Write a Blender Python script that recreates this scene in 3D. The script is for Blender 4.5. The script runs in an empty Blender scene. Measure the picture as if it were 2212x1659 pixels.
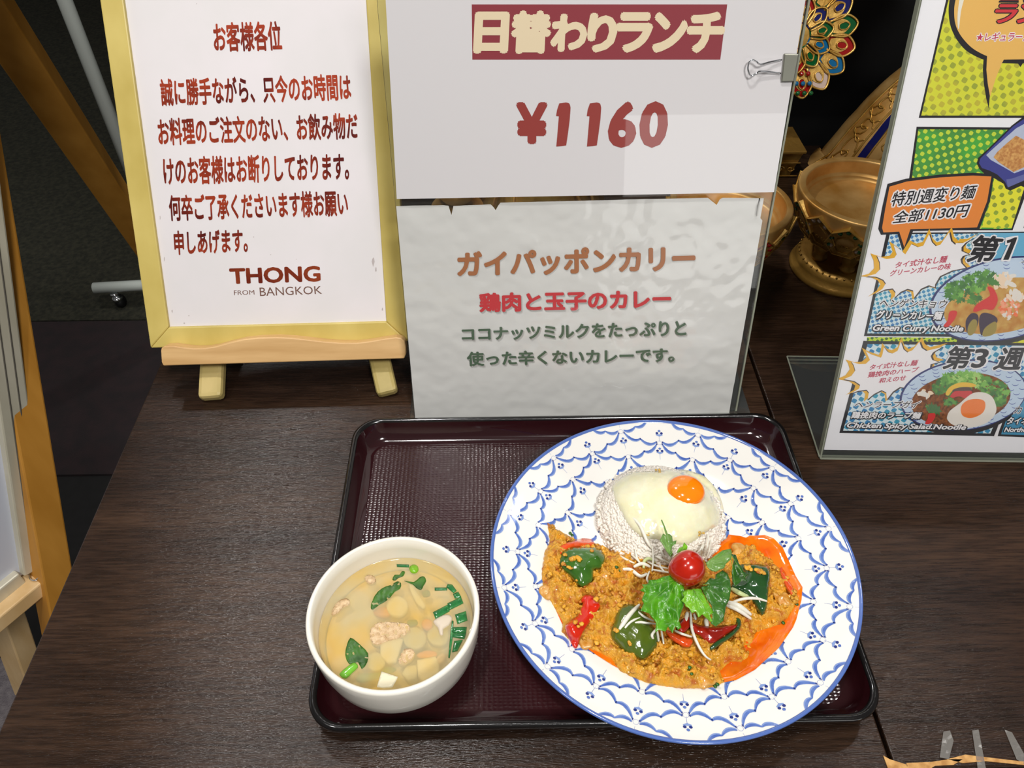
import bpy, math, random
import numpy as np
from mathutils import Vector, noise as mn
from mathutils.geometry import delaunay_2d_cdt
rnd = random.Random(7)
S = bpy.context.scene
COL = S.collection
R = math.radians
TZ = 0.72                      # table height; everything below is measured from the table top
H = 0.527                      # camera above the table
FPX, CX, CY = 1661.0, 1106.0, 829.5
PITCH, YAW = R(45.2), R(-1.1)

# ------------------------------------------------------------------ camera
cd = bpy.data.cameras.new('camera'); cam = bpy.data.objects.new('camera', cd); COL.objects.link(cam)
cam.location = (0, 0, H + TZ); cam.rotation_euler = (math.pi/2 - PITCH, 0, YAW)
cd.sensor_width = 36; cd.lens = 36 * FPX / 2212; cd.clip_start = .02; cd.clip_end = 60
S.camera = cam
# ------------------------------------------------------------------ world, lights, exposure
S.view_settings.view_transform = 'Standard'; S.view_settings.look = 'None'
S.view_settings.gamma = 1; S.view_settings.exposure = 0.25; S.view_settings.use_curve_mapping = False
w = bpy.data.worlds.new('world'); S.world = w; w.use_nodes = True
bg = w.node_tree.nodes['Background']; bg.inputs[0].default_value = (1, .97, .93, 1); bg.inputs[1].default_value = 0.10

def area(name, loc, size, energy, col=(1, .975, .95), target=(0.1, .4, 0), shape='DISK'):
    l = bpy.data.lights.new(name, 'AREA'); l.shape = shape; l.size = size; l.energy = energy; l.color = col
    o = bpy.data.objects.new(name, l); COL.objects.link(o)
    o.location = (loc[0], loc[1], loc[2] + TZ)
    d = Vector(target) - Vector(loc); o.rotation_euler = d.to_track_quat('-Z', 'Y').to_euler()
    return o
area('ceiling_lamp', (-0.80, 1.44, 1.9), .13, 10)
area('ceiling_lamp', (1.27, 1.34, 1.9), .13, 10)
area('ceiling_lamp', (-0.20, 0.12, 1.9), .13, 11)
area('ceiling_lamp', (0.50, -1.05, 1.9), .4, 29)
area('ceiling_lamp', (-0.9, -0.3, 1.9), .2, 5)
sc_ = area('showcase_lamp', (2.02, -3.2, -.21), 2.5, 13, (1, 1, .97), (2.02, 0, -.21), 'RECTANGLE'); sc_.data.size_y = .96   # the backlit counter across the aisle

# ------------------------------------------------------------------ measuring helpers (pixel of the photograph -> real place at a known height or on a known plane)
def ray(px, py):
    a = (px-CX)/FPX; b = (py-CY)/FPX
    f = math.cos(PITCH) - b*math.sin(PITCH); dn = math.sin(PITCH) + b*math.cos(PITCH)
    c, s = math.cos(YAW), math.sin(YAW)
    return np.array([c*a - s*f, s*a + c*f, -dn])
EYE = np.array([0, 0, H])
def G(px, py, z=0.0):
    d = ray(px, py); return EYE + (z-H)/d[2]*d
def VY(px, py, y):
    d = ray(px, py); return EYE + y/d[1]*d
def project(p):
    d = np.array(p) - EYE; c, s = math.cos(-YAW), math.sin(-YAW)
    x, y, z = c*d[0]-s*d[1], s*d[0]+c*d[1], d[2]
    dep = y*math.cos(PITCH)-z*math.sin(PITCH); up = y*math.sin(PITCH)+z*math.cos(PITCH)
    return CX+FPX*x/dep, CY-FPX*up/dep
class Plane:
    def __init__(s, O, yaw, lean):
        s.O = np.array(O, float)
        s.U = np.array([math.cos(yaw), math.sin(yaw), 0.]); B = np.array([-math.sin(yaw), math.cos(yaw), 0.])
        s.V = np.array([0, 0, 1.])*math.cos(lean) + B*math.sin(lean); s.N = np.cross(s.U, s.V)
    def uv(s, px, py, n=0.):
        d = ray(px, py); O = s.O + s.N*n; t = np.dot(O-EYE, s.N)/np.dot(d, s.N); p = EYE+t*d-O
        return np.array([np.dot(p, s.U), np.dot(p, s.V)])
    def p(s, u, v, n=0.): return s.O + s.U*u + s.V*v + s.N*n

# ------------------------------------------------------------------ materials
def lin(c):
    return tuple(((x/255)/12.92 if x/255 <= .04045 else ((x/255+.055)/1.055)**2.4) for x in c) + (1,)
MATS = {}
def mat(name, col, rough=.5, metal=0., coat=0., spec=.5, col2=None, nscale=(10,10,10), nlo=.35, nhi=.65, detail=4,
        bump=None, sss=0., emit=None, trans=0., ior=1.45, coatr=.03, col3=None):
    if name in MATS: return MATS[name]
    m = bpy.data.materials.new(name); m.use_nodes = True; nt = m.node_tree; N = nt.nodes; L = nt.links
    b = N['Principled BSDF']; b.inputs['Base Color'].default_value = lin(col); b.inputs['Roughness'].default_value = rough
    b.inputs['Metallic'].default_value = metal; b.inputs['Coat Weight'].default_value = coat; b.inputs['Coat Roughness'].default_value = coatr
    b.inputs['Specular IOR Level'].default_value = spec; b.inputs['IOR'].default_value = ior
    if trans: b.inputs['Transmission Weight'].default_value = trans
    if sss:
        b.inputs['Subsurface Weight'].default_value = sss; b.inputs['Subsurface Radius'].default_value = (1, .6, .3); b.inputs['Subsurface Scale'].default_value = .004
    if emit: b.inputs['Emission Color'].default_value = lin(col); b.inputs['Emission Strength'].default_value = emit
    tc = N.new('ShaderNodeTexCoord')
    def nz(scale, det):
        mp = N.new('ShaderNodeMapping'); mp.inputs['Scale'].default_value = scale; L.new(tc.outputs['Object'], mp.inputs[0])
        n = N.new('ShaderNodeTexNoise'); n.inputs['Scale'].default_value = 1; n.inputs['Detail'].default_value = det; L.new(mp.outputs[0], n.inputs[0]); return n
    if col2:
        n = nz(nscale, detail); r = N.new('ShaderNodeValToRGB'); e = r.color_ramp.elements
        e[0].position = nlo; e[1].position = nhi; e[0].color = lin(col); e[1].color = lin(col2)
        if col3: k = e.new((nlo+nhi)/2); k.color = lin(col3)
        L.new(n.outputs[0], r.inputs[0]); L.new(r.outputs[0], b.inputs['Base Color'])
    if bump:
        n = nz(bump[0], 3); bp = N.new('ShaderNodeBump'); bp.inputs['Strength'].default_value = bump[1]; bp.inputs['Distance'].default_value = bump[2]
        L.new(n.outputs[0], bp.inputs['Height']); L.new(bp.outputs[0], b.inputs['Normal'])
        if coat: L.new(bp.outputs[0], b.inputs['Coat Normal']) if len(bump) > 3 else None
    MATS[name] = m; return m

def clear(name, tint=(248, 250, 248), amt=.015, rough=.02, ior=1.4):
    "clear acrylic or film: mostly see-through, mirror-like sheen by fresnel"
    if name in MATS: return MATS[name]
    m = bpy.data.materials.new(name); m.use_nodes = True; nt = m.node_tree; N = nt.nodes; L = nt.links
    N.remove(N['Principled BSDF']); out = N['Material Output']
    t = N.new('ShaderNodeBsdfTransparent'); t.inputs[0].default_value = lin(tint)
    g = N.new('ShaderNodeBsdfGlossy'); g.inputs['Roughness'].default_value = rough
    f = N.new('ShaderNodeFresnel'); f.inputs[0].default_value = ior
    a = N.new('ShaderNodeMixShader'); L.new(f.outputs[0], a.inputs[0]); L.new(t.outputs[0], a.inputs[1]); L.new(g.outputs[0], a.inputs[2])
    d = N.new('ShaderNodeBsdfDiffuse'); d.inputs[0].default_value = lin(tint)
    b = N.new('ShaderNodeMixShader'); b.inputs[0].default_value = amt; L.new(a.outputs[0], b.inputs[1]); L.new(d.outputs[0], b.inputs[2])
    L.new(b.outputs[0], out.inputs[0]); MATS[name] = m; return m

def halftone(name, bgc, dot, pitch, thr=0., bg2=None, warm=False):
    if name in MATS: return MATS[name]
    m = bpy.data.materials.new(name); m.use_nodes = True; nt = m.node_tree; N = nt.nodes; L = nt.links; b = N['Principled BSDF']
    b.inputs['Roughness'].default_value = .35
    uv = N.new('ShaderNodeUVMap'); sp = N.new('ShaderNodeSeparateXYZ'); L.new(uv.outputs[0], sp.inputs[0])
    def mth(op, a, bb=None):
        n = N.new('ShaderNodeMath'); n.operation = op
        for i, x in enumerate((a, bb)):
            if x is None: continue
            if isinstance(x, (int, float)): n.inputs[i].default_value = x
            else: L.new(x, n.inputs[i])
        return n.outputs[0]
    k = 2*math.pi/pitch/1.414
    x = mth('MULTIPLY', mth('ADD', sp.outputs[0], mth('MULTIPLY', sp.outputs[1], .45)), k*1.25); y = mth('MULTIPLY', mth('SUBTRACT', sp.outputs[1], mth('MULTIPLY', sp.outputs[0], .3)), k*1.25)
    s = mth('ADD', mth('COSINE', x), mth('COSINE', y))
    if bg2: s = mth('ADD', s, mth('MULTIPLY', mth('SUBTRACT', sp.outputs[1], bg2[2]), bg2[3]))
    g = mth('GREATER_THAN', s, thr)
    mx = N.new('ShaderNodeMixRGB'); L.new(g, mx.inputs[0]); mx.inputs[1].default_value = lin(bgc); mx.inputs[2].default_value = lin(dot)
    n = N.new('ShaderNodeTexNoise'); n.inputs['Scale'].default_value = 38; L.new(uv.outputs[0], n.inputs[0])
    r = N.new('ShaderNodeValToRGB'); e = r.color_ramp.elements; e[0].position = .45; e[1].position = .6
    e[0].color = lin(dot); e[1].color = lin((dot[0]+35 if warm else dot[0], dot[1]+ (15 if warm else 25), dot[2]))
    L.new(n.outputs[0], r.inputs[0]); L.new(r.outputs[0], mx.inputs[2])
    L.new(mx.outputs[0], b.inputs['Base Color']); MATS[name] = m; return m

# ------------------------------------------------------------------ object builders
def tag(o, label=None, cat=None, group=None, kind=None):
    if label: o['label'] = label
    if cat: o['category'] = cat
    if group: o['group'] = group
    if kind: o['kind'] = kind
    return o
def root_of(o):
    while o.parent: o = o.parent
    return o
def empty(name, loc, **k):
    o = bpy.data.objects.new(name, None); COL.objects.link(o); o.empty_display_size = .02
    o.location = (loc[0], loc[1], loc[2]+TZ); o['_l'] = list(map(float, loc)); tag(o, **k); return o
def add(name, V, F, m, parent=None, smooth=False, fm=None, uvs=None, **k):
    V = np.array(V, float)
    if parent is not None: base = np.array(list(root_of(parent)['_l']))
    else: base = np.array([(V[:,0].min()+V[:,0].max())/2, (V[:,1].min()+V[:,1].max())/2, V[:,2].min()])
    me = bpy.data.meshes.new(name); me.from_pydata((V-base).tolist(), [], [list(map(int, f)) for f in F])
    for x in (m if isinstance(m, (list, tuple)) else [m]): me.materials.append(x)
    if fm is not None: me.polygons.foreach_set('material_index', np.array(fm, dtype=np.int32))
    if smooth: me.polygons.foreach_set('use_smooth', np.ones(len(me.polygons), dtype=bool))
    if uvs is not None:
        ul = me.uv_layers.new(name='UVMap'); li = np.empty(len(me.loops), dtype=np.int32); me.loops.foreach_get('vertex_index', li)
        ul.data.foreach_set('uv', np.array(uvs, float)[li].ravel())
    me.update()
    o = bpy.data.objects.new(name, me); COL.objects.link(o)
    if parent is None: o.location = (base[0], base[1], base[2]+TZ); o['_l'] = base.tolist()
    else: o.parent = parent
    tag(o, **k); return o
class MB:
    def __init__(s): s.V = []; s.F = []; s.M = []; s.UV = []
    def put(s, V, F, mi=0, uv=None):
        n = len(s.V); s.V += [tuple(v) for v in V]; s.F += [[i+n for i in f] for f in F]; s.M += [mi]*len(F)
        s.UV += [tuple(x) for x in uv] if uv is not None else [(0, 0)]*len(V)
    def obj(s, name, m, parent=None, smooth=False, **k): return add(name, s.V, s.F, m, parent, smooth, s.M, s.UV, **k)
BOXF = [(0,3,2,1),(4,5,6,7),(0,1,5,4),(1,2,6,5),(2,3,7,6),(3,0,4,7)]
def box8(x0, x1, y0, y1, z0, z1): return [(x0,y0,z0),(x1,y0,z0),(x1,y1,z0),(x0,y1,z0),(x0,y0,z1),(x1,y0,z1),(x1,y1,z1),(x0,y1,z1)]
def box(name, x0, x1, y0, y1, z0, z1, m, parent=None, bev=0, **k):
    o = add(name, box8(x0,x1,y0,y1,z0,z1), BOXF, m, parent, **k)
    if bev: bevel(o, bev)
    return o
def bevel(o, w_, seg=2):
    b = o.modifiers.new('bevel', 'BEVEL'); b.width = w_; b.segments = seg; b.limit_method = 'ANGLE'
def beam(name, a, b, side, wd, th, m, parent=None, bev=.002, **k):
    a = np.array(a); b = np.array(b); d = (b-a)/np.linalg.norm(b-a); s = np.array(side, float); s -= d*np.dot(s, d); s /= np.linalg.norm(s); t = np.cross(d, s)
    V = []
    for p in (a, b):
        for i, j in ((-1,-1),(1,-1),(1,1),(-1,1)): V.append(p + s*wd/2*i + t*th/2*j)
    o = add(name, V, BOXF, m, parent, **k); bevel(o, bev); return o
def slab(name, pl, pts, n0, n1, m, parent, bev=0, **k):
    "extruded outline on a plane, from depth n0 (back) to n1 (front)"
    n = len(pts); V = [pl.p(u, v, n1) for u, v in pts] + [pl.p(u, v, n0) for u, v in pts]
    a = sum(pts[i][0]*pts[(i+1) % n][1]-pts[(i+1) % n][0]*pts[i][1] for i in range(n))
    F = [list(range(n)), list(range(2*n-1, n-1, -1))] + [[i, i+n, (i+1) % n+n, (i+1) % n] for i in range(n)]
    if a < 0: F = [f[::-1] for f in F]
    o = add(name, V, F, m, parent, uvs=[p for p in pts]*2, **k)
    if bev: bevel(o, bev)
    return o
def tube(pts, r, seg=8, closed=False, caps=True):
    P = [np.array(p, float) for p in pts]; n = len(P); V = []; F = []
    rr = r if hasattr(r, '__len__') else [r]*n
    up = None
    for i in range(n):
        t = (P[(i+1) % n]-P[i-1]) if closed else (P[min(i+1, n-1)]-P[max(i-1, 0)])
        t = t/(np.linalg.norm(t)+1e-12)
        if up is None: up = np.cross(t, [0, 0, 1.]) if abs(t[2]) < .9 else np.cross(t, [1., 0, 0])
        up = up - t*np.dot(up, t); up /= np.linalg.norm(up)+1e-12; q = np.cross(t, up)
        for k in range(seg):
            a = 2*math.pi*k/seg; V.append(P[i] + rr[i]*(math.cos(a)*up + math.sin(a)*q))
    for i in range(n if closed else n-1):
        for k in range(seg):
            j = (i+1) % n; F.append([i*seg+k, i*seg+(k+1) % seg, j*seg+(k+1) % seg, j*seg+k])
    if not closed and caps: F += [list(range(seg))[::-1], [(n-1)*seg+k for k in range(seg)]]
    return V, F
def lathe(c, prof, seg=96, closed=False, wob=None):
    V = []; F = []; n = len(prof)
    for i, (r, z) in enumerate(prof):
        for k in range(seg):
            a = 2*math.pi*k/seg; rr = r*(1+(wob(a, i) if wob else 0)); V.append((c[0]+rr*math.cos(a), c[1]+rr*math.sin(a), c[2]+z))
    for i in range(n if closed else n-1):
        j = (i+1) % n
        for k in range(seg): F.append([i*seg+k, i*seg+(k+1) % seg, j*seg+(k+1) % seg, j*seg+k])
    if not closed:
        if prof[0][0] < 1e-3: pass
        F.append(list(range(seg))[::-1]); F.append([(n-1)*seg+k for k in range(seg)])
    return V, F
def spline(pts, n=8, closed=False):
    P = [np.array(p, float) for p in pts]; N_ = len(P); out = []
    rng = range(N_ if closed else N_-1)
    for i in rng:
        g = (lambda k: P[k % N_]) if closed else (lambda k: P[max(0, min(N_-1, k))])
        a, b, c, d = g(i-1), g(i), g(i+1), g(i+2)
        for k in range(n):
            t = k/n; out.append(.5*((2*b)+(-a+c)*t+(2*a-5*b+4*c-d)*t*t+(-a+3*b-3*c+d)*t**3))
    if not closed: out.append(P[-1])
    return out
def polydist(X, Y, poly):
    P = np.array(poly, float); n = len(P); D = np.full(X.shape, 1e9); ins = np.zeros(X.shape, bool)
    for i in range(n):
        a = P[i]; b = P[(i+1) % n]; ab = b-a; t = np.clip(((X-a[0])*ab[0]+(Y-a[1])*ab[1])/(ab@ab+1e-18), 0, 1)
        D = np.minimum(D, np.hypot(X-a[0]-t*ab[0], Y-a[1]-t*ab[1]))
        c = ((a[1] > Y) != (b[1] > Y)) & (X < (b[0]-a[0])*(Y-a[1])/(b[1]-a[1]+1e-18)+a[0]); ins ^= c
    return np.where(ins, D, -D)
def fill(poly, sp, seed=1):
    "triangulate the inside of an outline with evenly spread points; returns points, faces, boundary count"
    P = [np.array(p[:2], float) for p in poly]; B = []
    for i in range(len(P)):
        a, b = P[i], P[(i+1) % len(P)]; k = max(1, int(np.linalg.norm(b-a)/sp+.5)); B += [a+(b-a)*j/k for j in range(k)]
    A = np.array(B); rs = np.random.RandomState(seed)
    xs = np.arange(A[:,0].min(), A[:,0].max(), sp); ys = np.arange(A[:,1].min(), A[:,1].max(), sp*.87)
    X, Y = np.meshgrid(xs, ys); X = X + (np.arange(len(ys)) % 2)[:, None]*sp/2 + rs.uniform(-.15, .15, X.shape)*sp; Y = Y + rs.uniform(-.15, .15, X.shape)*sp
    k = polydist(X, Y, A) > sp*.5
    pts = [Vector((float(a), float(b))) for a, b in B] + [Vector((float(a), float(b))) for a, b in zip(X[k], Y[k])]
    nb = len(B)
    v, e, f, *_ = delaunay_2d_cdt(pts, [], [list(range(nb))], 1, 1e-9)
    return np.array([(q.x, q.y) for q in v]), [list(q) for q in f], nb
def boundary(F):
    c = {}
    for f in F:
        for i in range(len(f)):
            e = (f[i], f[(i+1) % len(f)]); c[e] = 1
    return [e for e in c if (e[1], e[0]) not in c]
def pxpiece(name, pts, z, m, thick=.003, sp=6, parent=None, smooth=True, sm=2, **k):
    "a piece whose outline was measured in the photograph; z(px,py,d) is its real top height there, thick its real thickness"
    pts = [tuple(p) for p in (spline(pts, sm, True) if sm > 1 else pts)]
    P, F, nb = fill(pts, sp)
    D = polydist(P[:,0], P[:,1], pts)
    V = [G(a, b, z(a, b, max(0, d))) for (a, b), d in zip(P, D)]
    E = boundary(F); n = len(V); low = [v - np.array([0, 0, thick]) for v in V]
    F2 = [f[::-1] for f in F] if face_down(V, F) else F
    if F2 is not F: E = [(b, a) for a, b in E]
    FF = F2 + [[i+n for i in f[::-1]] for f in F2] + [[b, a, a+n, b+n] for a, b in E]
    return add(name, V+low, FF, m, parent, smooth, **k)
def face_down(V, F):
    s = 0
    for f in F[:200]:
        a, b, c = V[f[0]], V[f[1]], V[f[2]]; s += np.cross(b-a, c-a)[2]
    return s < 0
def Z(fr, pts):
    "reading frames used while measuring the photograph"
    x0, y0, s = dict(n=(200,0,.3375), N=(280,450,.2893), s=(800,0,.4295), c=(840,420,.3797), k=(1580,0,.1989), g=(1580,300,.2291), m=(1800,0,.3014), M=(1760,480,.3135),
        A=(2000,0,.1507), B=(2000,230,.1748), C=(1980,500,.1506), D=(1820,480,.1688), E=(1800,730,.1627), F=(1980,730,.1627),
        a=(1040,880,.2532), b=(1400,880,.2532), d=(1130,1100,.1808), e=(1380,1100,.1808), f=(1130,1300,.1928), h=(1400,1300,.226), w=(640,1130,.2593), t=(1700,950,.4274))[fr]
    return [(x0+s*x, y0+s*y) for x, y in pts]
def text(pl, body, quad, n, m, parent, off=0., shear=0., name='lettering', font_res=3, **k):
    "flat printed lettering fitted into a measured quad TL TR BR BL; off thickens the strokes"
    c = bpy.data.curves.new('t', 'FONT'); c.body = body; c.shear = shear; c.resolution_u = font_res
    o = bpy.data.objects.new('t', c); COL.objects.link(o)
    dg = bpy.context.evaluated_depsgraph_get(); me = bpy.data.meshes.new_from_object(o.evaluated_get(dg))
    V = np.array([v.co[:2] for v in me.vertices]); F = [list(p.vertices) for p in me.polygons]
    bpy.data.objects.remove(o); bpy.data.curves.remove(c); bpy.data.meshes.remove(me)
    pd = min(off, .02)
    x0, x1, y0, y1 = V[:,0].min()-pd, V[:,0].max()+pd, V[:,1].min()-pd, V[:,1].max()+pd
    q = [pl.uv(*p) for p in quad]
    offs = [(0, 0)]
    if off > .004: offs += [(off*math.cos(2*math.pi*i/8), off*math.sin(2*math.pi*i/8)) for i in range(8)]
    if off > .04: offs += [(off*.55*math.cos(2*math.pi*i/6+.3), off*.55*math.sin(2*math.pi*i/6+.3)) for i in range(6)]
    out = []; FF = []; nv = len(V)
    for k_, (dx, dy) in enumerate(offs):
        S_ = (V[:,0]+dx-x0)/(x1-x0); T_ = (V[:,1]+dy-y0)/(y1-y0); S_ = S_[:,None]; T_ = T_[:,None]
        UVs_ = q[3]*(1-S_)*(1-T_)+q[2]*S_*(1-T_)+q[1]*S_*T_+q[0]*(1-S_)*T_
        out.append(pl.O+UVs_[:,:1]*pl.U+UVs_[:,1:]*pl.V+pl.N*(n+k_*1.5e-6)); FF += [[v+k_*nv for v in f] for f in F]
    return add(name, np.vstack(out), FF, m, parent, **k)
def flat(pl, pts, n, m, parent, name='print', **k):
    uv = [pl.uv(*p) for p in pts]; V = [pl.p(u, v, n) for u, v in uv]
    a = sum(uv[i][0]*uv[(i+1) % len(uv)][1]-uv[(i+1) % len(uv)][0]*uv[i][1] for i in range(len(uv)))
    f = list(range(len(uv))); f = f if a > 0 else f[::-1]
    return add(name, V, [f], m, parent, uvs=uv, **k)

# ------------------------------------------------------------------ material library
def tablewood():
    m = bpy.data.materials.new('dark_wood'); m.use_nodes = True; nt = m.node_tree; N = nt.nodes; L = nt.links; b = N['Principled BSDF']; tc = N.new('ShaderNodeTexCoord')
    def nz(sc, det):
        mp_ = N.new('ShaderNodeMapping'); mp_.inputs['Scale'].default_value = sc; L.new(tc.outputs['Object'], mp_.inputs[0]); n = N.new('ShaderNodeTexNoise'); n.inputs['Scale'].default_value = 1; n.inputs['Detail'].default_value = det; L.new(mp_.outputs[0], n.inputs[0]); return n.outputs[0]
    def ramp(src, a, ca, b_, cb_):
        r = N.new('ShaderNodeValToRGB'); e = r.color_ramp.elements; e[0].position = a; e[0].color = lin(ca); e[1].position = b_; e[1].color = lin(cb_); L.new(src, r.inputs[0]); return r.outputs[0]
    broad = ramp(nz((2.2, 17, 17), 3), .34, (40,27,20), .66, (70,50,36)); fine = ramp(nz((45, 620, 620), 4), .36, (150,150,150), .64, (255,255,255))
    mx = N.new('ShaderNodeMixRGB'); mx.blend_type = 'MULTIPLY'; mx.inputs[0].default_value = .75; L.new(broad, mx.inputs[1]); L.new(fine, mx.inputs[2]); L.new(mx.outputs[0], b.inputs['Base Color'])
    bp = N.new('ShaderNodeBump'); bp.inputs['Strength'].default_value = .85; bp.inputs['Distance'].default_value = .0004; L.new(nz((190, 1500, 1500), 2), bp.inputs['Height']); L.new(bp.outputs[0], b.inputs['Normal'])
    b.inputs['Roughness'].default_value = .22; b.inputs['Specular IOR Level'].default_value = .3
    return m
wood_t = tablewood()
wood_e = mat('beech', (203,160,104), .45, col2=(224,184,128), nscale=(14,120,120), nlo=.3, nhi=.7)
wood_y = mat('yellow_stain', (190,168,86), .4, col2=(212,192,112), nscale=(26,26,10), nlo=.3, nhi=.72, bump=((160,160,30), .12, .0004))
wood_l = mat('leg_wood', (180,162,96), .5, col2=(206,184,120), nscale=(30,30,10))
wood_g = mat('golden_ply', (176,120,40), .5, col2=(200,142,58), nscale=(30,30,6), nlo=.3, nhi=.7)
wood_p = mat('pale_ply', (214,176,120), .5, col2=(232,200,150), nscale=(30,30,10))
alu = mat('aluminium', (196,190,168), .4, .2, col2=(210,204,184), nscale=(40,40,10))
white_p = mat('white_paint', (205,212,205), .35)
black = mat('black_matt', (7,7,7), .6)
paper = mat('notice_paper', (226,222,222), .25, coat=.5, coatr=.05, col2=(232,226,228), nscale=(14,14,14))
paper_l = mat('laminated_paper', (214,211,212), .3, coat=1, coatr=.015)
paper_c = mat('crumpled_paper', (206,206,202), .38, coat=.8, coatr=.07, bump=((26,26,26), .35, .004))
foil = mat('red_foil', (184,70,42), .28, .4, col2=(104,32,28), nscale=(30,30,30), nlo=.4, nhi=.62)
foil_o = mat('copper_foil', (176,78,44), .28, .5, col2=(128,44,30), nscale=(40,40,40), nlo=.35, nhi=.6)
foil_b = mat('brown_ink', (112,78,66), .5)
gold = mat('gold', (220,178,96), .34, .6, bump=((90,90,90), .35, .002), col2=(160,116,40), nscale=(40,40,40))
gold_s = mat('gold_satin', (226,184,116), .45, .6, bump=((60,60,60), .2, .001), col2=(188,136,62), nscale=(25,25,25))
gold_d = mat('gold_dark', (168,128,58), .42, .5, bump=((120,120,120), .4, .002))
def glass_col(n, c): return mat(n, c, .12, coat=.6)
g_red, g_grn, g_blu, g_teal, g_wht = glass_col('red_glass',(142,18,16)), glass_col('green_glass',(10,80,38)), glass_col('blue_glass',(24,28,88)), glass_col('teal_glass',(16,92,136)), glass_col('mirror_glass',(190,170,158))
lacq = mat('lacquer_maroon', (40,12,16), .13, coat=.8, coatr=.05)
lacq_b = mat('lacquer_black', (14,12,12), .2, coat=.7, coatr=.08, bump=((220,220,220), .25, .0006))
porc = mat('porcelain', (238,236,230), .1, coat=.5, coatr=.02, sss=0)
bowl_m = mat('white_glaze', (240,236,224), .14, coat=.4)
ink_l = mat('blue_wash', (132,156,208), .12, coat=.5); ink_m = mat('blue_brush', (76,104,180), .12, coat=.5, col2=(104,132,196), nscale=(120,120,120)); ink_d = mat('blue_ink', (44,58,128), .12, coat=.5)
steel = mat('steel', (150,150,138), .36, .8); chrome = mat('chrome', (220,222,226), .08, 1.)
acr = clear('acrylic'); acr_e = clear('acrylic_edge', (196,200,180), .45, .1)
film = clear('clear_film', (225,225,222), .10, .12)
acr2 = clear('acrylic_front', (253,253,253), .0, .01, 1.14)
# the lacquer tray floor: moulded dimple pattern
def dimple():
    m = mat('lacquer_textured', (44,13,17), .2, coat=.6, coatr=.1); m.node_tree.nodes['Principled BSDF'].inputs['Coat IOR'].default_value = 1.5; nt = m.node_tree; N = nt.nodes; L = nt.links; b = N['Principled BSDF']
    tc = N.new('ShaderNodeTexCoord'); v = N.new('ShaderNodeTexVoronoi'); mp = N.new('ShaderNodeMapping'); mp.inputs['Scale'].default_value = (300, 420, 1); L.new(tc.outputs['Object'], mp.inputs[0]); L.new(mp.outputs[0], v.inputs[0]); v.inputs['Randomness'].default_value = .25; v.inputs['Scale'].default_value = 1
    bp = N.new('ShaderNodeBump'); bp.inputs['Strength'].default_value = .4; bp.inputs['Distance'].default_value = .0006; L.new(v.outputs[0], bp.inputs['Height']); L.new(bp.outputs[0], b.inputs['Normal']); L.new(bp.outputs[0], b.inputs['Coat Normal'])
    return m
lacq_t = dimple()

# ------------------------------------------------------------------ the setting
def floor_part(name, x0, x1, y0, y1, z, m): return box(name, x0, x1, y0, y1, z-.02, z, m, None, kind='structure')
fl = mat('floor_black', (9,8,8), .8, col2=(15,14,14), nscale=(60,60,60))
floor_part('floor', -4, 4, -3.5, 4.2, -.72, fl)
cg = mat('carpet_green', (32,33,24), .95, col2=(56,55,42), nscale=(90,90,90), nlo=.35, nhi=.7, bump=((400,400,400), .8, .004))
cb = mat('carpet_brown', (40,28,30), .9, col2=(32,25,27), nscale=(30,30,30), bump=((500,500,500), .5, .002))
cgr = mat('carpet_grey', (128,122,124), .95, col2=(104,98,102), nscale=(90,90,90), bump=((400,400,400), .8, .004))
tag(box('carpet', -4, 1.5, 1.475, 4.1, -.72, -.713, cg), 'dark green carpet at the back of the floor', 'carpet')
tag(box('carpet', -4, .9, .99, 1.472, -.72, -.7145, cb), 'smooth dark brown carpet strip between green carpet and black floor', 'carpet')
tag(box('floor_mat', -1.4, -.79, .20, .60, -.72, -.714, cgr), 'grey mat in the lower left corner beneath the wooden floor easel', 'mat')
box('wall_back', -.12, 3.2, 1.10, 1.16, -.72, 1.5, mat('black_gloss_panel', (6,6,6), .25), None, kind='structure')
box('wall_far', -4, 4, 4.2, 4.3, -.72, 2.0, mat('far_wall', (20,18,17), .8), None, kind='structure')

# ------------------------------------------------------------------ the two tables
def table(x0, x1, y0, y1, label, broken=False):
    t = empty('table', ((x0+x1)/2, (y0+y1)/2, -.72), label=label, cat='table')
    box('tabletop', x0, x1, y0, y1, -.03, 0, wood_t, t, .0012)
    for sx in (x0+.03, x1-.09):
        for sy in (y0+.04, y1-.1): box('leg', sx, sx+.06, sy, sy+.06, -.72, -.031, lacq_b, t, .002)
    return t
t1 = table(-.338, .2487, .06, .985, 'dark brown wood grain table carrying the lunch tray and the notices')
t2 = table(.2512, 1.15, .1685, .985, 'dark brown wood grain table on the right with a chipped front edge')
raw = mat('raw_chipboard', (206,160,98), .8, col2=(170,122,66), nscale=(200,200,200))
for pts in ([(1908,1632),(1922,1640),(1960,1652),(1958,1668),(1922,1670)], [(1958,1648),(2010,1646),(2050,1640),(2080,1640),(2060,1652),(2020,1654),(2004,1664),(1960,1662)], [(2046,1640),(2085,1630),(2150,1638),(2210,1645),(2260,1650),(2212,1652),(2130,1644),(2080,1648)]):
    pxpiece('chipped_edge', pts, lambda a, b, d: .0006, raw, .004, 12, t2, False, 1, label='chipped front edge showing pale chipboard')
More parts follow.
